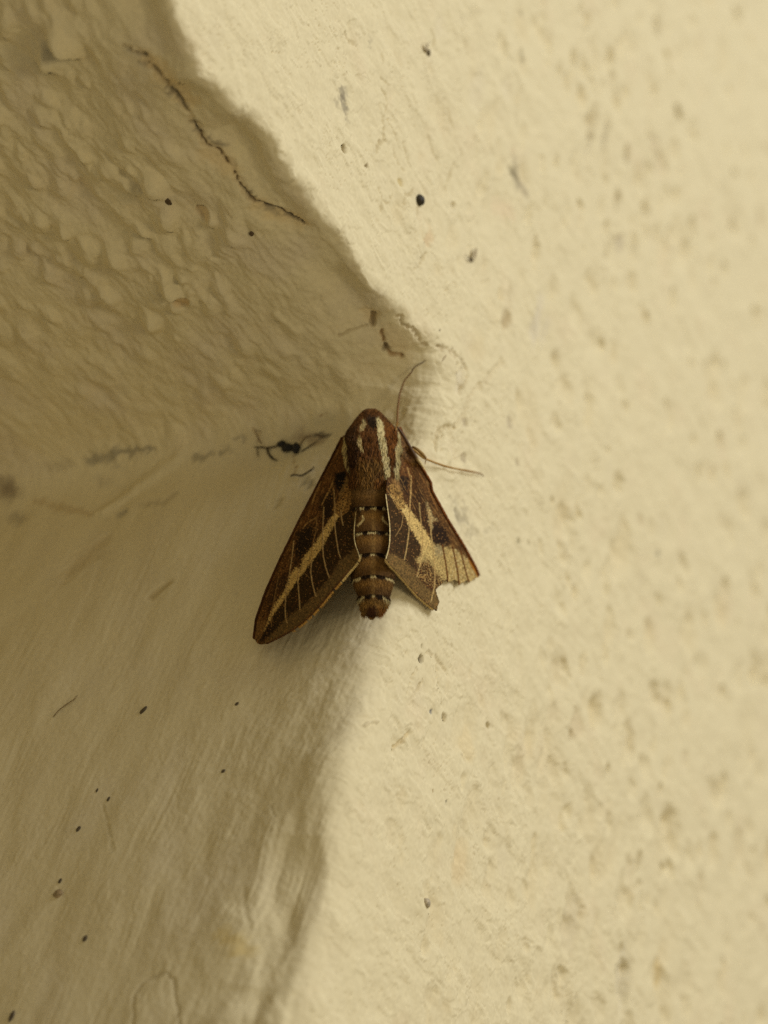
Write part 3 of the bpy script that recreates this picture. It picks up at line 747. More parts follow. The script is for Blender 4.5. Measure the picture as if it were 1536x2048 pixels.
LOUT = K1([(640, 250), (600, 275), (575, 325), (540, 395), (500, 470), (455, 560), (400, 665), (345, 772), (290, 880), (240, 985), (192, 1085), (152, 1180), (117, 1270), (92, 1350), (79, 1420), (75, 1472), (88, 1474),
           (98, 1496), (116, 1503), (150, 1500)]) + KK3([(300, 1690), (440, 1622), (580, 1545), (700, 1455), (800, 1360), (900, 1250), (1000, 1125), (1100, 1010), (1200, 890), (1260, 825), (1300, 765), (1314, 728),
           (1296, 680), (1268, 620), (1250, 540), (1249, 440), (1260, 330), (1270, 230), (1280, 130), (1290, 50), (1300, 0)]) + K1([(704, 570), (708, 520), (696, 460), (700, 380), (690, 300)])
LV = [KK3(p) for p in (
    [(590, 560), (572, 720), (552, 850), (530, 1000), (508, 1060), (503, 1160), (495, 1280), (500, 1400), (515, 1455)],
    [(640, 880), (632, 980), (640, 1080), (650, 1180), (656, 1310)],
    [(785, 780), (775, 900), (790, 1010), (810, 1090), (830, 1165)],
    [(920, 190), (912, 330), (905, 480), (905, 620), (915, 740), (940, 850), (980, 965)],
    [(1030, 0), (1040, 180), (1035, 330), (1045, 450), (1060, 560), (1080, 680), (1102, 745)],
    [(1105, 230), (1115, 320), (1130, 385)],
    [(425, 950), (398, 1080), (377, 1190), (352, 1310), (345, 1500)],
    [(840, 290), (838, 380), (828, 470), (800, 580), (790, 660)])] + [K2([(245, 955), (262, 1080), (268, 1250)])]
def veins_relief(veins, h=0.09, w=1.6):
    return lambda x, y: h * np.max([np.exp(-(seg_dist(x, y, v) / w) ** 2) for v in veins], axis=0)
def paint_left(x, y):
    p = Paint(x, y, (64, 40, 20), 500)
    s = y  # costa: warm brown
    costa = K1([(600, 275), (540, 395), (455, 560), (345, 772), (240, 985), (152, 1180), (92, 1350), (75, 1472)])
    dc = seg_dist(x, y, costa)
    p.mix(sstep(46, 16, dc) * 0.85, (84, 52, 24))
    p.mix(sstep(22, 4, dc + 3 * noise(x / 3, y / 9, 501)) * 0.6, (92, 61, 30))
    p.fill(K1([(600, 290), (640, 420), (620, 480), (560, 480), (480, 640), (440, 620), (520, 450)]), (90, 58, 29), 0.7, 5, 4)
    # mottled zone between costa and stripe
    p.fill(K1([(560, 520), (690, 520), (690, 640), (560, 760), (480, 860), (420, 950), (330, 1050), (270, 1130), (260, 1040), (420, 760), (500, 640)]), (74, 47, 24), 0.7, 4, 3)
    p.mix(0.55 * sstep(0.1, 0.8, noise(x / 2.4 + y / 5, y / 14, 503)) * sstep(50, 20, np.abs(dc - 45)), (122, 84, 44))
    al = -0.42 * x + 0.9 * y; ac = 0.9 * x + 0.42 * y
    p.mix(0.6 * sstep(0.0, 0.7, noise(ac / 2.6, al / 22, 504)), (40, 27, 14))
    p.mix(0.6 * sstep(0.2, 0.75, noise(ac / 2.2, al / 26, 505)), (136, 102, 60))
    D = (33, 22, 12)
    p.fill(KK3([(640, 450), (720, 400), (800, 385), (800, 480), (790, 620), (740, 690), (660, 770), (620, 740), (600, 680), (615, 560)]), D, 0.95, 3, 3)
    p.fill(KK3([(880, 100), (960, 20), (1020, 10), (1025, 200), (1000, 300), (940, 370), (900, 330), (910, 200)]), D, 0.95, 3, 3)
    p.fill(KK3([(820, 480), (900, 380), (900, 450), (830, 560)]), D, 0.6, 2, 2)
    p.fill(K2([(285, 850), (420, 840), (405, 900), (360, 1000), (320, 1070), (275, 990), (270, 900)]), (20, 14, 9), 0.98, 2, 2)
    p.fill(K2([(380, 740), (500, 720), (520, 860), (440, 850), (400, 880)]), (34, 22, 12), 0.8, 3, 2)
    p.fill(K2([(120, 1120), (230, 1080), (250, 1260), (90, 1260)]), (42, 27, 14), 0.7, 3, 3)
    p.fill(KK3([(530, 900), (520, 1030), (440, 1150), (380, 1200), (300, 1360), (300, 1200), (400, 980)]), (48, 30, 16), 0.8, 4, 3)
    p.fill(KK3([(550, 860), (600, 720), (640, 760), (600, 860)]), (50, 32, 17), 0.7, 3, 3)
    # below the stripe
    p.fill(KK3([(1290, 40), (1130, 220), (1010, 420), (880, 660), (720, 870), (580, 1060), (400, 1320), (300, 1470), (240, 1600), (330, 1600), (520, 1410), (720, 1250), (900, 1060), (1100, 770), (1260, 640), (1240, 480), (1270, 200)]), (48, 33, 15), 0.95, 2, 1)
    p.mix(0.6 * sstep(0.0, 0.8, noise(x / 7, y / 9, 507)) * inside(x, y, KK3([(1240, 160), (960, 540), (520, 1200), (560, 1350), (1000, 900), (1240, 640)])), (72, 44, 20))
    # marginal band
    p.fill(KK3([(1255, 640), (1190, 712), (1100, 772), (1000, 945), (900, 1062), (800, 1172), (720, 1252), (640, 1312), (520, 1402), (420, 1505), (370, 1562), (330, 1592), (240, 1690), (310, 1700), (450, 1640), (720, 1470), (920, 1260), (1110, 1030), (1270, 850), (1330, 740)]), (96, 75, 45), 1, 2, 1.5)
    p.line(KK3([(300, 1690), (440, 1622), (580, 1545), (700, 1455), (800, 1360), (900, 1250), (1000, 1125), (1100, 1010), (1200, 890)]), 3.2, (78, 46, 28), 0.8, 2)
    # apex
    p.fill(KK3([(140, 1640), (165, 1470), (330, 1400), (345, 1440), (290, 1520), (225, 1640), (190, 1690)]), (112, 82, 46), 0.8, 4, 3)
    p.fill(KK3([(350, 1440), (400, 1480), (330, 1580), (260, 1650), (215, 1695), (212, 1665), (250, 1570), (310, 1480)]), (38, 23, 12), 0.95, 1.5, 1.2)
    # the cream-yellow stripe
    ST = (182, 152, 98)
    stripe = KK3([(1130, 100), (1030, 260), (960, 365), (905, 455), (830, 575), (760, 665), (692, 745), (655, 870), (612, 842), (560, 920), (522, 1030), (470, 1130), (420, 1205), (380, 1255), (345, 1330), (300, 1450), (255, 1560), (350, 1390),
                  (400, 1322), (460, 1240), (520, 1152), (580, 1062), (650, 970), (720, 872), (800, 772), (880, 662), (940, 562), (1010, 420), (1070, 312), (1130, 222), (1200, 110)])
    p.fill(stripe, ST, 1, 1.0, 1.2)
    p.mix(0.35 * sstep(0.1, 0.8, noise(x / 1.6, y / 10, 511)) * inside(x, y, stripe), (150, 108, 54))
    # speckled, orange base of the stripe
    root = K2([(520, 940), (420, 960), (330, 1120), (240, 1262), (330, 1340), (420, 1280), (505, 1090)])
    rin = inside(x, y, root).astype(float)
    p.mix(rin * 0.85, (138, 102, 56))
    p.mix(rin * 0.9 * sstep(0.05, 0.4, noise(x / 2.6, y / 3.4, 513)), (48, 28, 13))
    p.line(K2([(420, 850), (400, 960), (330, 1100)]), 3.0, (140, 112, 68), 0.5, 2, 0.5)
    p.line(K2([(500, 860), (440, 900), (470, 960)]), 4.0, (120, 90, 55), 0.5, 2, 0.5)
    # streaks by the costa
    for a in (K2([(120, 950), (60, 1070), (20, 1200)]), K2([(250, 960), (190, 1100)]), KK3([(800, 40), (720, 200), (660, 330)]), KK3([(840, 300), (740, 360), (690, 420)]), KK3([(960, 30), (900, 160)])):
        p.line(a, 1.2, (160, 124, 76), 0.75, 1.0, 0.5)
    for v in LV[:6]: p.line(v, 1.15, (168, 140, 98), 0.9, 0.8, 0.3)
    for v in LV[6:]: p.line(v, 0.8, (140, 108, 66), 0.7, 0.8, 0.5)
    p.line(KK3([(700, 905), (765, 965)]), 0.7, (150, 115, 72), 0.7)
    p.line(KK3([(450, 890), (550, 865)]), 0.6, (130, 95, 55), 0.6)
    p.line(KK3([(795, 600), (788, 700), (760, 800)]), 0.7, (120, 84, 42), 0.6)
    p.line(KK3([(640, 900), (640, 960)]), 0.8, (120, 84, 42), 0.6)
    p.vary(0.5, 2.2, 3.6); p.vary(0.3, 4, 10.0, 1); p.vary(0.35, 1.2, 2.0, 2)
    p.speckle((150, 108, 62), 0.05, 0.55, None, 1.8); p.speckle((22, 14, 8), 0.10, 0.5, None, 2.2)
    p.mix(sstep(5.5, 1.0, dc) * 0.75, (66, 36, 14))
    return p.out(GAIN)
wingL = wing_mesh('forewing', LOUT, left_depth, paint_left, 0.8, 61, veins_relief(LV))
wingL['label'] = 'whole forewing with an unbroken pale stripe'

ROUT = K2([(900, 480), (985, 350), (1050, 510), (1130, 635), (1230, 797), (1330, 957)]) + K4([(860, 0), (940, 148), (1020, 288), (1100, 418), (1180, 548), (1250, 678), (1300, 768), (1337, 833), (1327, 868), (1308, 870), (1285, 878), (1255, 905),
           (1232, 918), (1216, 893), (1180, 912), (1150, 925), (1132, 946), (1120, 905), (1085, 893), (1050, 905), (1020, 914), (1008, 885), (985, 905), (960, 938), (925, 962), (903, 990), (916, 1040), (940, 1105), (922, 1150), (912, 1204),
           (880, 1180), (800, 1120), (720, 1050), (640, 960), (580, 890), (520, 820), (460, 760), (422, 712), (404, 680), (430, 600), (444, 520), (446, 420), (440, 320), (426, 220), (412, 120), (400, 40)]) + K2([(842, 1080), (838, 980), (850, 905), (930, 900), (955, 760), (935, 600)])
RV = [K4(p) for p in (
    [(655, -140), (650, 0), (642, 180), (640, 330), (630, 450), (610, 590), (590, 690)],
    [(735, 130), (745, 260), (765, 400), (770, 520), (760, 640), (740, 760), (712, 860)],
    [(830, 180), (850, 340), (852, 430), (870, 560), (885, 680), (890, 800), (890, 930), (872, 1030), (852, 1110)],
    [(580, 230), (560, 360), (500, 460)])]
RB = [K4(p) for p in ([(965, 545), (990, 680), (1010, 800), (1020, 912)], [(1065, 560), (1095, 700), (1120, 830), (1131, 942)], [(1145, 600), (1190, 780), (1228, 914)])]
def paint_right(x, y):
    p = Paint(x, y, (70, 44, 21), 600)
    costa = K2([(985, 350), (1130, 635), (1330, 957)]) + K4([(860, 0), (1020, 288), (1180, 548), (1337, 833)])
    dc = seg_dist(x, y, costa)
    p.mix(sstep(40, 14, dc) * 0.8, (86, 57, 28))
    p.fill(K2([(980, 760), (1080, 700), (1160, 960), (1100, 940), (1000, 900)]), (94, 58, 28), 0.9, 4, 2)
    p.fill(K2([(960, 880), (1090, 900), (1060, 1030), (1030, 1080), (980, 1000)]), (24, 16, 10), 0.95, 2, 2)
    p.fill(K2([(990, 480), (1030, 520), (1060, 700), (990, 740)]), (112, 84, 54), 0.6, 3, 2)
    p.fill(K4([(660, 30), (760, 0), (830, 120), (860, 300), (850, 460), (790, 400), (740, 300), (670, 200)]), (52, 33, 17), 0.8, 3, 3)
    p.mix(0.5 * sstep(0.1, 0.8, noise(x / 2.4, y / 12, 603)) * sstep(40, 10, np.abs(dc - 40)), (124, 86, 46))
    al = 0.5 * x + 0.86 * y; ac = 0.86 * x - 0.5 * y
    p.mix(0.6 * sstep(0.0, 0.7, noise(ac / 2.6, al / 22, 604)), (42, 28, 14))
    p.mix(0.6 * sstep(0.2, 0.75, noise(ac / 2.2, al / 26, 605)), (140, 106, 62))
    # dark field and margin
    p.fill(K4([(405, 40), (450, 60), (520, 170), (600, 290), (640, 370), (740, 530), (755, 600), (715, 680), (690, 790), (600, 720), (570, 690), (450, 610), (450, 430)]), (52, 36, 16), 0.95, 2, 1)
    p.mix(0.5 * sstep(0.0, 0.8, noise(x / 6, y / 8, 607)) * inside(x, y, K4([(420, 100), (600, 300), (740, 560), (690, 760), (460, 600)])), (80, 50, 24))
    p.fill(K4([(415, 650), (470, 625), (590, 700), (690, 790), (730, 880), (800, 950), (860, 1010), (890, 990), (930, 1040), (945, 1110), (912, 1210), (640, 970), (400, 700)]), (98, 76, 43), 1, 2, 1.5)
    ST = (188, 160, 106)
    stripe = K4([(440, 40), (560, 90), (640, 190), (740, 320), (800, 410), (870, 520), (890, 560), (880, 690), (770, 640), (755, 552), (700, 462), (640, 360), (580, 230), (520, 155)])
    p.fill(stripe, ST, 1, 1.2, 1.4)
    rt = K2([(850, 1000), (920, 960), (1010, 1060), (1050, 1240), (960, 1250), (900, 1130)])
    rin = inside(x, y, rt).astype(float)
    p.mix(rin * 0.8, (148, 114, 64)); p.mix(rin * 0.9 * sstep(0.05, 0.4, noise(x / 2.6, y / 3.4, 613)), (58, 34, 15))
    # worn, nearly scaleless window
    worn = K4([(770, 590), (860, 540), (960, 552), (1050, 575), (1110, 600), (1200, 670), (1330, 870), (1240, 930), (1120, 960), (1010, 930), (960, 900), (890, 790), (830, 700), (740, 720), (700, 690), (760, 640)])
    win = inside(x + 4 * noise(x / 5, y / 5, 620) + 2.5 * noise(x / 2, y / 3, 628), y + 4 * noise(x / 5, y / 5, 621), worn).astype(float)
    p.mix(inside(x, y, K4([(700, 680), (830, 700), (1000, 880), (930, 980), (890, 970), (720, 870)])) * 0.75 * sstep(-0.1, 0.5, noise(x / 2.2, y / 4, 640)), (158, 130, 82))
    p.fill(worn, (180, 156, 104), 0.8, 2.5, 2.5)
    p.fill(K4([(880, 545), (965, 550), (980, 660), (890, 650)]), (140, 126, 96), 0.75, 4, 3)
    sp = win * sstep(0.0, 0.45, noise(x / 2.2, y / 3.6, 622) + 0.35 * noise(x / 6, y / 8, 623))
    dk = np.maximum(sstep(32, 12, np.hypot(x - (690 + 790 / 4.955), y - (980 + 850 / 4.955))), sstep(20, 6, np.hypot(x - (690 + 930 / 4.955), y - (980 + 870 / 4.955))))
    p.mix(sp * (0.38 + 0.6 * dk), (74, 48, 26))
    rgt = win * sstep(690 + 1020 / 4.955, 690 + 1080 / 4.955, x)
    p.mix(rgt * 0.6 * sstep(0.15, 0.5, noise(x / 2.4, y / 4.4, 624)), (128, 96, 54))
    p.mix(rgt * 0.45 * sstep(0.3, 0.6, noise(x / 2.6, y / 3.2, 625)), (230, 216, 176))
    p.fill(K4([(868, 335), (920, 318), (1000, 390), (1040, 510), (1022, 556), (950, 548), (885, 530), (858, 430)]), (36, 22, 12), 0.97, 2.5, 2.5)
    p.fill(K4([(805, 110), (840, 170), (875, 270), (930, 305), (870, 300), (862, 400), (830, 320)]), (172, 150, 108), 0.75, 1.5, 1.5)
    p.fill(K2([(900, 930), (960, 900), (1000, 1020), (1010, 1080), (950, 1020)]), (142, 108, 66), 0.6, 3, 2)
    for v in RV[:3]: p.line(v, 1.15, (176, 148, 100), 0.9, 0.8, 0.3)
    p.line(RV[3], 0.7, (130, 100, 62), 0.7)
    p.line(K2([(1070, 800), (1110, 940), (1105, 1100), (1095, 1262)]), 1.3, (168, 134, 86), 0.8, 0.9, 0.3)
    p.line(K2([(1200, 860), (1300, 1030), (1400, 1262)]), 1.2, (134, 92, 48), 0.7, 1.0, 0.3)
    for v in RB: p.line(v, 1.5, (96, 54, 20), 0.95, 0.6)
    p.vary(0.5, 2.2, 3.6); p.vary(0.3, 4, 10.0, 1); p.vary(0.35, 1.2, 2.0, 2)
    p.speckle((150, 108, 62), 0.05, 0.5, None, 1.8); p.speckle((22, 14, 8), 0.10, 0.5, 1 - win, 2.2)
    p.mix(sstep(6, 2, dc) * 0.8, (78, 42, 14))
    tipm = sstep(690 + 1200 / 4.955, 690 + 1260 / 4.955, x) * sstep(9, 5, dc)
    p.mix(tipm, (150, 92, 22)); p.mix(sstep(3, 1, dc) * tipm, (100, 56, 14))
    return p.out(GAIN)
wingR = wing_mesh('forewing', ROUT, right_depth, paint_right, 0.8, 71, veins_relief(RV + RB))
wingR['label'] = 'torn forewing with a worn pale end and bare brown veins'

# raised veins, the pale trailing edge and its fringe
def resample(pts, step):
    P = np.array(pts, float); L = np.r_[0, np.cumsum(np.hypot(*np.diff(P, axis=0).T))]
    t = np.linspace(0, L[-1], max(int(L[-1] / step), 3))
    X = np.interp(t, L, P[:, 0]); Y = np.interp(t, L, P[:, 1])
    for _ in range(3):
        X[1:-1] = (X[:-2] + 2 * X[1:-1] + X[2:]) / 4; Y[1:-1] = (Y[:-2] + 2 * Y[1:-1] + Y[2:]) / 4
    return X, Y
def ridge(name, pts, depth_fn, w, h, rgb, parent, mat=M_WING, taper=True, seed=0):
    X, Y = resample(pts, 2.0)
    tx, ty_ = np.gradient(X), np.gradient(Y); L = np.hypot(tx, ty_); nx, ny = -ty_ / L, tx / L
    t = np.linspace(0, 1, len(X))
    ww = w * (np.clip(np.minimum(t, 1 - t) * 8, 0.15, 1) if taper else 1.0) * (1 + 0.25 * noise(t * 40, t * 0, seed + 3))
    V = []
    for o, hh in ((-1, -0.03), (-0.6, 0.6), (0, 1), (0.6, 0.6), (1, -0.03)):
        xx, yy = X + nx * ww * o, Y + ny * ww * o
        V.append(unproject(xx, yy, depth_fn(xx, yy) - h * hh))
    V = np.stack(V, 1); n = len(X); ids = np.arange(n * 5).reshape(n, 5)
    q = np.stack([ids[:-1, :-1], ids[1:, :-1], ids[1:, 1:], ids[:-1, 1:]], -1).reshape(-1, 4)
    c = np.tile(lin(rgb) * GAIN, (n * 5, 1)) * np.repeat(np.clip(1 + 0.5 * noise(t * 60, t * 0 + .5, seed), .4, 1.4), 5)[:, None]
    return link_mesh(name, V.reshape(-1, 3), q, mat, parent, np.clip(c, 0, .85))
dL = lambda x, y: left_depth(x, y) - 0.06
dR = lambda x, y: right_depth(x, y) - 0.06
for k_, v in enumerate(LV): ridge('vein', v, dL, 0.5 if k_ < 6 else 0.4, 0.07, (146, 118, 78) if k_ < 6 else (116, 88, 52), wingL, seed=k_)
for k_, v in enumerate(RV): ridge('vein', v, dR, 0.5 if k_ < 3 else 0.4, 0.07, (156, 128, 84), wingR, seed=20 + k_)
for k_, v in enumerate(RB): ridge('vein', v, dR, 1.0, 0.12, (92, 56, 22), wingR, seed=30 + k_, taper=False)
INL = K1([(696, 460), (708, 525), (703, 580)]) + KK3([(1296, 20), (1282, 120), (1272, 230), (1262, 330), (1251, 440), (1252, 540), (1270, 620), (1298, 690), (1310, 740)])
INR = K4([(404, 40), (414, 120), (428, 220), (441, 320), (446, 420), (443, 520), (430, 600), (406, 680)])
ridge('trailing_edge', INL, dL, 1.0, 0.14, (186, 168, 128), wingL, taper=False, seed=41)
ridge('trailing_edge', INR, dR, 1.0, 0.14, (186, 168, 128), wingR, taper=False, seed=42)
ridge('costal_vein', K2([(985, 352), (1130, 637), (1330, 959)]) + K4([(862, 2), (1020, 290), (1180, 550), (1300, 770), (1332, 850)]), lambda x, y: right_depth(x - 1, y) - 0.05, 2.2, 0.25, (92, 50, 16), wingR, taper=False, seed=43)
ridge('costal_vein', K1([(600, 278), (540, 397), (455, 562), (345, 774), (240, 987), (152, 1182), (92, 1352), (78, 1465)]), lambda x, y: left_depth(x + 1, y) - 0.05, 1.6, 0.2, (66, 36, 15), wingL, taper=False, seed=44)
def fringe(pts, depth_fn, n, ln, dirx, diry, rgb, parent, dens=None):
    X, Y = resample(pts, 0.5)
    k_ = rng.integers(0, len(X), n)
    x, y = X[k_] + rng.normal(0, .4, n), Y[k_] + rng.normal(0, .4, n)
    if dens is not None:
        keep = noise(x / 7, y / 7, 640) > dens; x, y = x[keep], y[keep]
    m = len(x); l = ln * rng.uniform(0.5, 1.2, m)
    cols = tame(np.tile(lin(rgb) * GAIN, (m, 1)) * rng.uniform(0.6, 1.25, (m, 1)))
    return strands(x, y, depth_fn(x, y) + 0.1, dirx * l, diry * l, np.zeros(m), 0.5, cols, 'fringe', parent)
fringe(KK3([(1312, 735), (1296, 775), (1260, 825), (1200, 892), (1100, 1012)]), left_depth, 700, 4.5, 0.75, 0.65, (196, 170, 116), wingL, -0.5)
fringe(KK3([(1200, 892), (1100, 1012), (1000, 1127), (900, 1252), (800, 1362), (700, 1457), (580, 1547)]), left_depth, 700, 5.0, 0.7, 0.7, (172, 130, 66), wingL, -0.15)
fringe(K4([(404, 682), (422, 714), (460, 762), (520, 822), (580, 892), (640, 962), (720, 1052), (800, 1122), (880, 1182)]), right_depth, 1100, 4.2, -0.75, 0.6, (188, 162, 112), wingR, -0.6)

# ---- antenna and legs
def tube(name, pts, radii, depths, cols, parent, mat=M_LEG, sides=8):
    P = np.array(pts, float)
    L = np.r_[0, np.cumsum(np.hypot(*np.diff(P, axis=0).T))]
    t = np.linspace(0, L[-1], max(int(L[-1] / 1.2), 8))
    X = np.interp(t, L, P[:, 0]); Y = np.interp(t, L, P[:, 1]); r = np.interp(t, L, radii); d = np.interp(t, L, depths)
    cc = np.stack([np.interp(t, L, np.array(cols)[:, j]) for j in range(3)], 1)
    for _ in range(4):
        X[1:-1] = (X[:-2] + 2 * X[1:-1] + X[2:]) / 4; Y[1:-1] = (Y[:-2] + 2 * Y[1:-1] + Y[2:]) / 4
    tx, ty_ = np.gradient(X), np.gradient(Y); l = np.hypot(tx, ty_); nx, ny = -ty_ / l, tx / l
    V = []
    for k_ in range(sides):
        a = 2 * math.pi * k_ / sides
        V.append(unproject(X + nx * r * math.cos(a), Y + ny * r * math.cos(a), d - r * 0.08 * math.sin(a)))
    V = np.stack(V, 1); n = len(X)
    ids = np.arange(n * sides).reshape(n, sides); jd = np.roll(ids, -1, axis=1)
    q = np.stack([ids[:-1], jd[:-1], jd[1:], ids[1:]], -1).reshape(-1, 4)
    faces = [list(f) for f in q] + [list(ids[0][::-1]), list(ids[-1])]
    cv = np.repeat(np.clip(lin(cc) * GAIN, 0, .85), sides, axis=0)
    return link_mesh(name, V.reshape(-1, 3), faces, mat, parent, cv), (X, Y, r, d)
ap = K2([(955, 350), (985, 385), (1040, 470), (1100, 580), (1160, 680), (1190, 720), (1225, 770), (1255, 825), (1277, 862)])
wdA = [wall_depth(np.array(p[0]), np.array(p[1])) for p in ap]
tube('antenna', ap, [1.4, 2.2, 2.8, 3.4, 3.6, 3.4, 3.0, 2.6, 1.0], [min(a, b - 1.4) for a, b in zip(np.linspace(412, 413, 9), wdA)],
     [(74, 50, 24)] * 4 + [(84, 60, 34), (190, 170, 130), (205, 186, 142), (190, 165, 120), (92, 52, 26)], moth)
# pale rings near the antenna's end
for k_ in range(7):
    a, b = ap[4], ap[7]; t = 0.2 + 0.1 * k_
    cx_, cy_ = a[0] + (b[0] - a[0]) * t, a[1] + (b[1] - a[1]) * t
    dd = min(412.6, float(wall_depth(np.array(cx_), np.array(cy_))) - 1.4)
    tube('antenna_ring', [(cx_ - 2.9, cy_ + 1.2), (cx_, cy_), (cx_ + 2.9, cy_ - 1.2)], [0.45] * 3, [dd - 0.08, dd - 0.32, dd - 0.08], [(110, 88, 56)] * 3, moth)
leg_px = C3((700, 620), 5.12, [(470, 1230), (484, 1150), (490, 1000), (508, 860), (555, 725), (635, 632), (642, 604), (682, 572), (735, 545), (778, 513)])
ld = [float(wall_depth(np.array(p[0]), np.array(p[1]))) for p in leg_px]
lg, (X, Y, r, d) = tube('leg', leg_px, [2.0, 2.2, 2.0, 1.7, 1.4, 1.2, 1.5, 1.0, 0.9, 0.6], [min(413, ld[0] - 3), ld[1] - 4, ld[2] - 3.4, ld[3] - 2.6, ld[4] - 1.8, ld[5] - 1.1, ld[6] - 1.0, ld[7] - .7, ld[8] - .5, ld[9] - .3],
     [(136, 100, 52), (122, 86, 40), (114, 78, 36), (108, 74, 34), (102, 68, 32), (92, 60, 28), (70, 46, 22), (70, 46, 22), (62, 40, 20), (56, 36, 18)], moth)
def spines(leg, X, Y, d, rng_, n, dx, dy):
    k_ = np.linspace(rng_[0] * len(X), rng_[1] * len(X), n).astype(int).clip(0, len(X) - 1)
    cols = np.tile(lin((84, 60, 30)) * GAIN, (n, 1))
    strands(X[k_] + dx * 0.3, Y[k_], d[k_], np.full(n, dx) * rng.uniform(.7, 1.2, n), np.full(n, dy) * rng.uniform(.6, 1.3, n), np.zeros(n), 0.35, cols, 'spine', leg)
spines(lg, X, Y, d, (0.05, 0.6), 14, 5.5, -1.2)
leg2 = K1([(985, 330), (1040, 365), (1085, 402), (1150, 428), (1210, 450), (1280, 466), (1335, 476), (1390, 486), (1425, 495), (1440, 512)])
ld = [float(wall_depth(np.array(p[0]), np.array(p[1]))) for p in leg2]
lg2, (X, Y, r, d) = tube('leg', leg2, [2.6, 2.6, 2.4, 2.0, 2.2, 1.7, 2.0, 1.5, 1.4, 0.7], [l - c for l, c in zip(ld, (2.5, 2.2, 1.8, 1.6, 1.4, 1.2, 1.0, .8, .6, .3))],
     [(150, 116, 66), (164, 130, 78), (172, 140, 86), (160, 126, 74), (148, 114, 64), (158, 124, 72), (142, 106, 58), (142, 106, 58), (120, 88, 46), (90, 62, 32)], moth)
spines(lg2, X, Y, d, (0.3, 0.9), 12, 3.0, 3.0)
leg3 = K2([(1120, 565), (1180, 600), (1240, 650), (1275, 690), (1262, 760)])
ld = [float(wall_depth(np.array(p[0]), np.array(p[1]))) for p in leg3]
tube('leg', leg3, [2.2, 3.4, 3.0, 1.6, 0.6], [l - 2.2 for l in ld], [(100, 74, 40), (140, 112, 66), (150, 122, 74), (128, 98, 56), (120, 90, 50)], moth)

# ------------------------------------------------------------------ small things on the plaster
def surf_frame(px, py):
    p = at(px, py); nrm = grad(p)
    up = DW - nrm * (DW @ nrm); up /= np.linalg.norm(up)
    return p, nrm, up, np.cross(up, nrm)
def speck(px, py, rw, rh, ang, rgb, name, label, cat, group=None, hgt=0.5, seed=0, sink=0.15):
    """flattened, uneven pellet on the plaster: rw, rh half sizes in mm"""
    p, nrm, up, rt = surf_frame(px, py)
    j = near_pts(p, 1.2)
    if len(j): p = p + nrm * np.median(H[j])
    a = math.radians(ang); e1 = rt * math.cos(a) + up * math.sin(a); e2 = -rt * math.sin(a) + up * math.cos(a)
    V = []; nu, nv = 14, 8
    for iv in range(nv + 1):
        ph = math.pi * iv / nv
        for iu in range(nu):
            t = 2 * math.pi * iu / nu
            s = 1 + 0.22 * float(noise(math.cos(t) * 1.3 + seed, math.sin(t) * 1.3 + ph, seed))
            V.append(p + e1 * rw * s * math.sin(ph) * math.cos(t) + e2 * rh * s * math.sin(ph) * math.sin(t) + nrm * (hgt * min(rw, rh) * math.cos(ph) + sink * min(rw, rh)))
    F = []
    for iv in range(nv):
        for iu in range(nu):
            a0, a1 = iv * nu + iu, iv * nu + (iu + 1) % nu
            F.append([a0, a1, a1 + nu, a0 + nu])
    V = np.array(V)
    sh = rng.uniform(0.6, 1.4, (len(V), 1))
    o = link_mesh(name, V, F, M_SPECK, None, np.clip(np.array(rgb) * sh, 0, .8))
    return tag(o, label, cat, group)
G1 = 'dark insect droppings on the reveal'
speck(838, 401, 0.95, 0.95, 25, (0.035, 0.028, 0.015), 'dropping', 'glossy dark oval dropping alone on the bright front wall', 'dropping', None, 0.9, 3)
for px, py, rw, rh, an, sd_, lb in (
        (288, 1421, 0.42, 0.95, -25, 4, 'largest elongated dark dropping on the reveal, right of the curved hair'),
        (158, 1659, 0.36, 0.6, -10, 5, 'oval dark dropping on the reveal just below the close pair'),
        (172, 1879, 0.42, 0.62, 0, 6, 'lone oval dark dropping on the reveal below the grit grain'),
        (120, 1762, 0.3, 0.5, 0, 7, 'small dark dropping on the reveal touching above the pale grit grain'),
        (445, 1540, 0.33, 0.42, -20, 8, 'round dark dropping alone in the middle of the reveal'),
        (473, 1407, 0.3, 0.4, -20, 9, 'small brown dropping on the reveal below the whole moth wing'),
        (217, 1598, 0.24, 0.5, 5, 10, 'one of two tiny slim dark droppings close together on the reveal'),
        (194, 1581, 0.2, 0.45, 5, 11, 'one of two tiny slim dark droppings close together on the reveal'),
        (25, 2034, 0.45, 1.1, 0, 12, 'long dark dropping at the foot of the reveal far from the moth')):
    speck(px, py, rw * 0.88, rh * 0.85, an, (0.095, 0.072, 0.042), 'dropping', lb, 'dropping', G1, 0.5, sd_)
speck(116, 1787, 0.8, 0.7, 20, (0.36, 0.27, 0.15), 'grit_grain', 'pale brown grit grain under the dark droppings on the reveal', 'grit', None, 0.4, 13)
speck(850, 1806, 0.7, 0.8, 0, (0.5, 0.43, 0.3), 'grit_grain', 'rounded cream grit grain bulging from the front wall', 'grit', None, 0.9, 14)
speck(337, 399, 0.5, 0.8, 15, (0.10, 0.065, 0.03), 'dropping', 'angular brown speck on the lumpy soffit', 'dropping', 'brown specks on the soffit', 0.5, 15)
speck(503, 467, 0.35, 0.5, -10, (0.11, 0.075, 0.04), 'dropping', 'small round brown speck on the soffit below the crack', 'dropping', 'brown specks on the soffit', 0.5, 16)

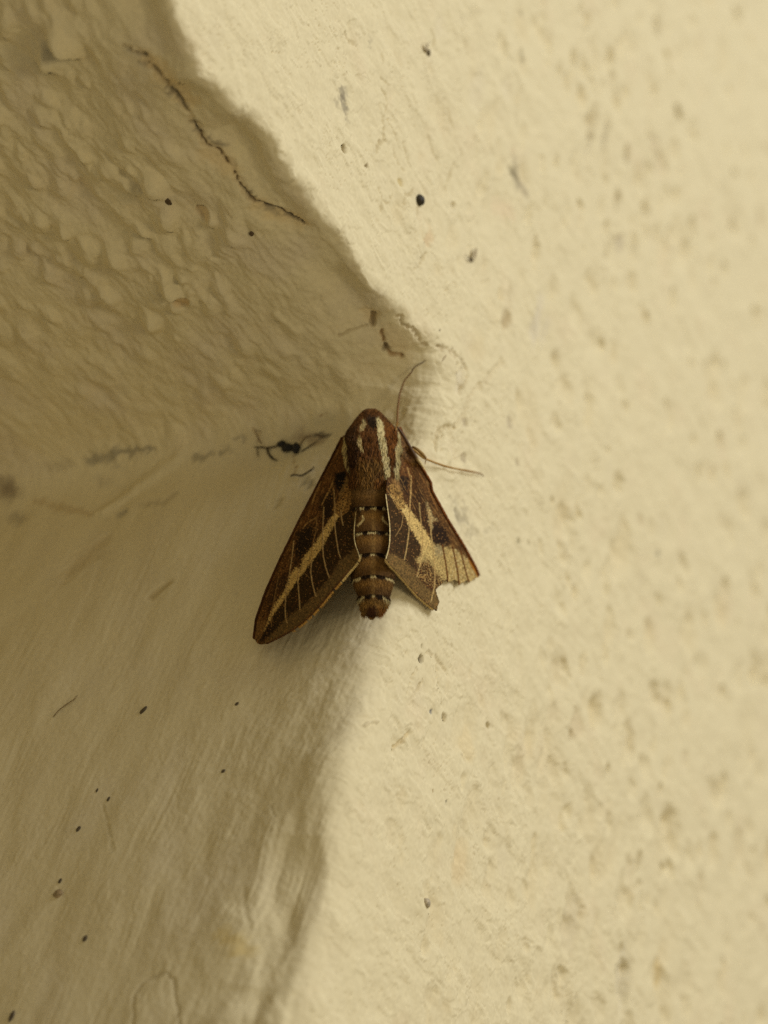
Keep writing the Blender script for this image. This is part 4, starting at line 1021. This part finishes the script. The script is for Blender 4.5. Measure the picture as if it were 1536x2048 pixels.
def strand_obj(name, pts, rad, rgb, label, cat, lift=0.25, group=None, parent=None):
    P = np.array(pts, float)
    dep = wall_depth(P[:, 0], P[:, 1]) - lift
    o, _ = tube(name, pts, [rad] * (len(pts) - 1) + [rad * 0.5], dep, [rgb] * len(pts), parent, M_LEG, 6)
    if parent is None: tag(o, label, cat, group)
    return o
strand_obj('hair', [(106, 1434), (118, 1420), (134, 1408), (148, 1399), (155, 1390)], 0.9, (84, 60, 26), 'fine curved brown hair lying on the shaded reveal', 'hair', 0.5)
strand_obj('bristle', C3((700, 620), 5.12, [(998, 432), (975, 475), (942, 528)]), 1.1, (110, 80, 40), 'short brown bristle stuck to the wall above the moth leg', 'bristle', 0.3)
strand_obj('bristle', C3((700, 620), 5.12, [(928, 196), (915, 210), (900, 226)]), 1.2, (70, 52, 26), 'tiny dark bristle end on the front wall by the lintel edge', 'bristle', 0.3)

def midge(px, py, label, wing_a, legs, s=1.0, rgb=(0.10, 0.07, 0.03)):
    p, nrm, up, rt = surf_frame(px, py)
    root = bpy.data.objects.new('midge', None); scene.collection.objects.link(root)
    root.empty_display_size = 0.001; root.location = (p * MM).tolist()
    tag(root, label, 'midge', None)
    b = speck(px, py, 0.34 * s, 0.62 * s, -15, rgb, 'body', None, None, None, 0.8, 21, 0.8)
    b.parent = root; b.matrix_parent_inverse = Matrix.Translation(root.location).inverted()
    for a, L, wd_ in wing_a:
        aa = math.radians(a); e1 = rt * math.cos(aa) + up * math.sin(aa); e2 = -rt * math.sin(aa) + up * math.cos(aa)
        n = 12; V = []
        for k_ in range(n):
            t = 2 * math.pi * k_ / n
            V.append(p + e1 * L * (0.5 + 0.5 * math.cos(t)) + e2 * wd_ * math.sin(t) + nrm * (0.5 + 0.25 * (0.5 + 0.5 * math.cos(t))))
        V = np.array(V); V2 = V - nrm * 0.03
        F = [list(range(n)), list(range(2 * n - 1, n - 1, -1))] + [[k_, (k_ + 1) % n, n + (k_ + 1) % n, n + k_] for k_ in range(n)]
        link_mesh('wing', np.r_[V, V2], F, M_LEG, root, np.tile([0.42, 0.34, 0.2], (2 * n, 1)), smooth=False)
    for a, L in legs:
        aa = math.radians(a)
        q = (px + math.cos(aa) * L, py - math.sin(aa) * L)
        strand_obj('leg', [(px, py), ((px + q[0]) / 2, (py + q[1]) / 2), q], 0.55, (70, 50, 22), None, None, 0.6, None, root)
midge(851, 107, 'dead midge with folded wing and raised leg, high on the front wall', ((118, 1.7, 0.32), (160, 1.2, 0.35)), ((72, 26), (120, 18), (25, 9), (-15, 8), (165, 10)), 1.0, (0.12, 0.085, 0.03))
midge(943, 519, 'dead midge with one upright pale wing on the front wall', ((62, 2.2, 0.45),), ((140, 17), (195, 9), (-20, 9), (250, 8), (-60, 7), (160, 10)), 0.75)

# cobweb and dark cavity in the crease, modelled as black pellets and crooked strands
rp = at(593., 900.)
rem = bpy.data.objects.new('cobweb_cavity', None); scene.collection.objects.link(rem)
rem.empty_display_size = 0.002; rem.location = (rp * MM).tolist()
tag(rem, 'black clump with crooked strands standing in for cobweb and cavity in the recess crease', 'cobweb debris')
K5 = lambda pts: C3((480, 840), 6.98, pts)
for (px, py), rw, rh, sd_ in ((K5([(805, 415)])[0], 0.72, 0.95, 31), (K5([(690, 405)])[0], 1.15, 0.7, 32), (K5([(600, 345)])[0], 0.9, 0.55, 33)):
    b = speck(px, py, rw, rh, 10, (0.022, 0.02, 0.018), 'body', None, None, None, 0.9, sd_, 0.7)  # black pellet in place of the dark cavity
    b.parent = rem; b.matrix_parent_inverse = Matrix.Translation(rem.location).inverted()
for pts, rad in (([(560, 340), (480, 375), (380, 390), (300, 380), (190, 375)], 2.0), ([(380, 395), (390, 460), (440, 530), (520, 570)], 2.6), ([(240, 390), (245, 460), (255, 520)], 1.5), ([(300, 330), (250, 250), (215, 140)], 1.3),
                 ([(215, 140), (300, 165)], 1.2), ([(830, 360), (900, 250), (1000, 215)], 1.1), ([(860, 440), (960, 370), (1080, 290)], 1.4), ([(1050, 190), (1130, 235), (1240, 200)], 1.2)):
    strand_obj('leg', K5(pts), rad * 0.85, (46, 36, 24) if rad > 1.35 else (76, 50, 24), None, None, 0.5, None, rem)  # crooked strand of the cobweb
strand_obj('web_strand', K5([(700, 780), (760, 760), (850, 780), (940, 730), (1000, 690), (1035, 655)]), 1.4, (60, 48, 30), 'curled dark web strand between the black cobweb clump and the moth wing', 'web strand', 0.4)
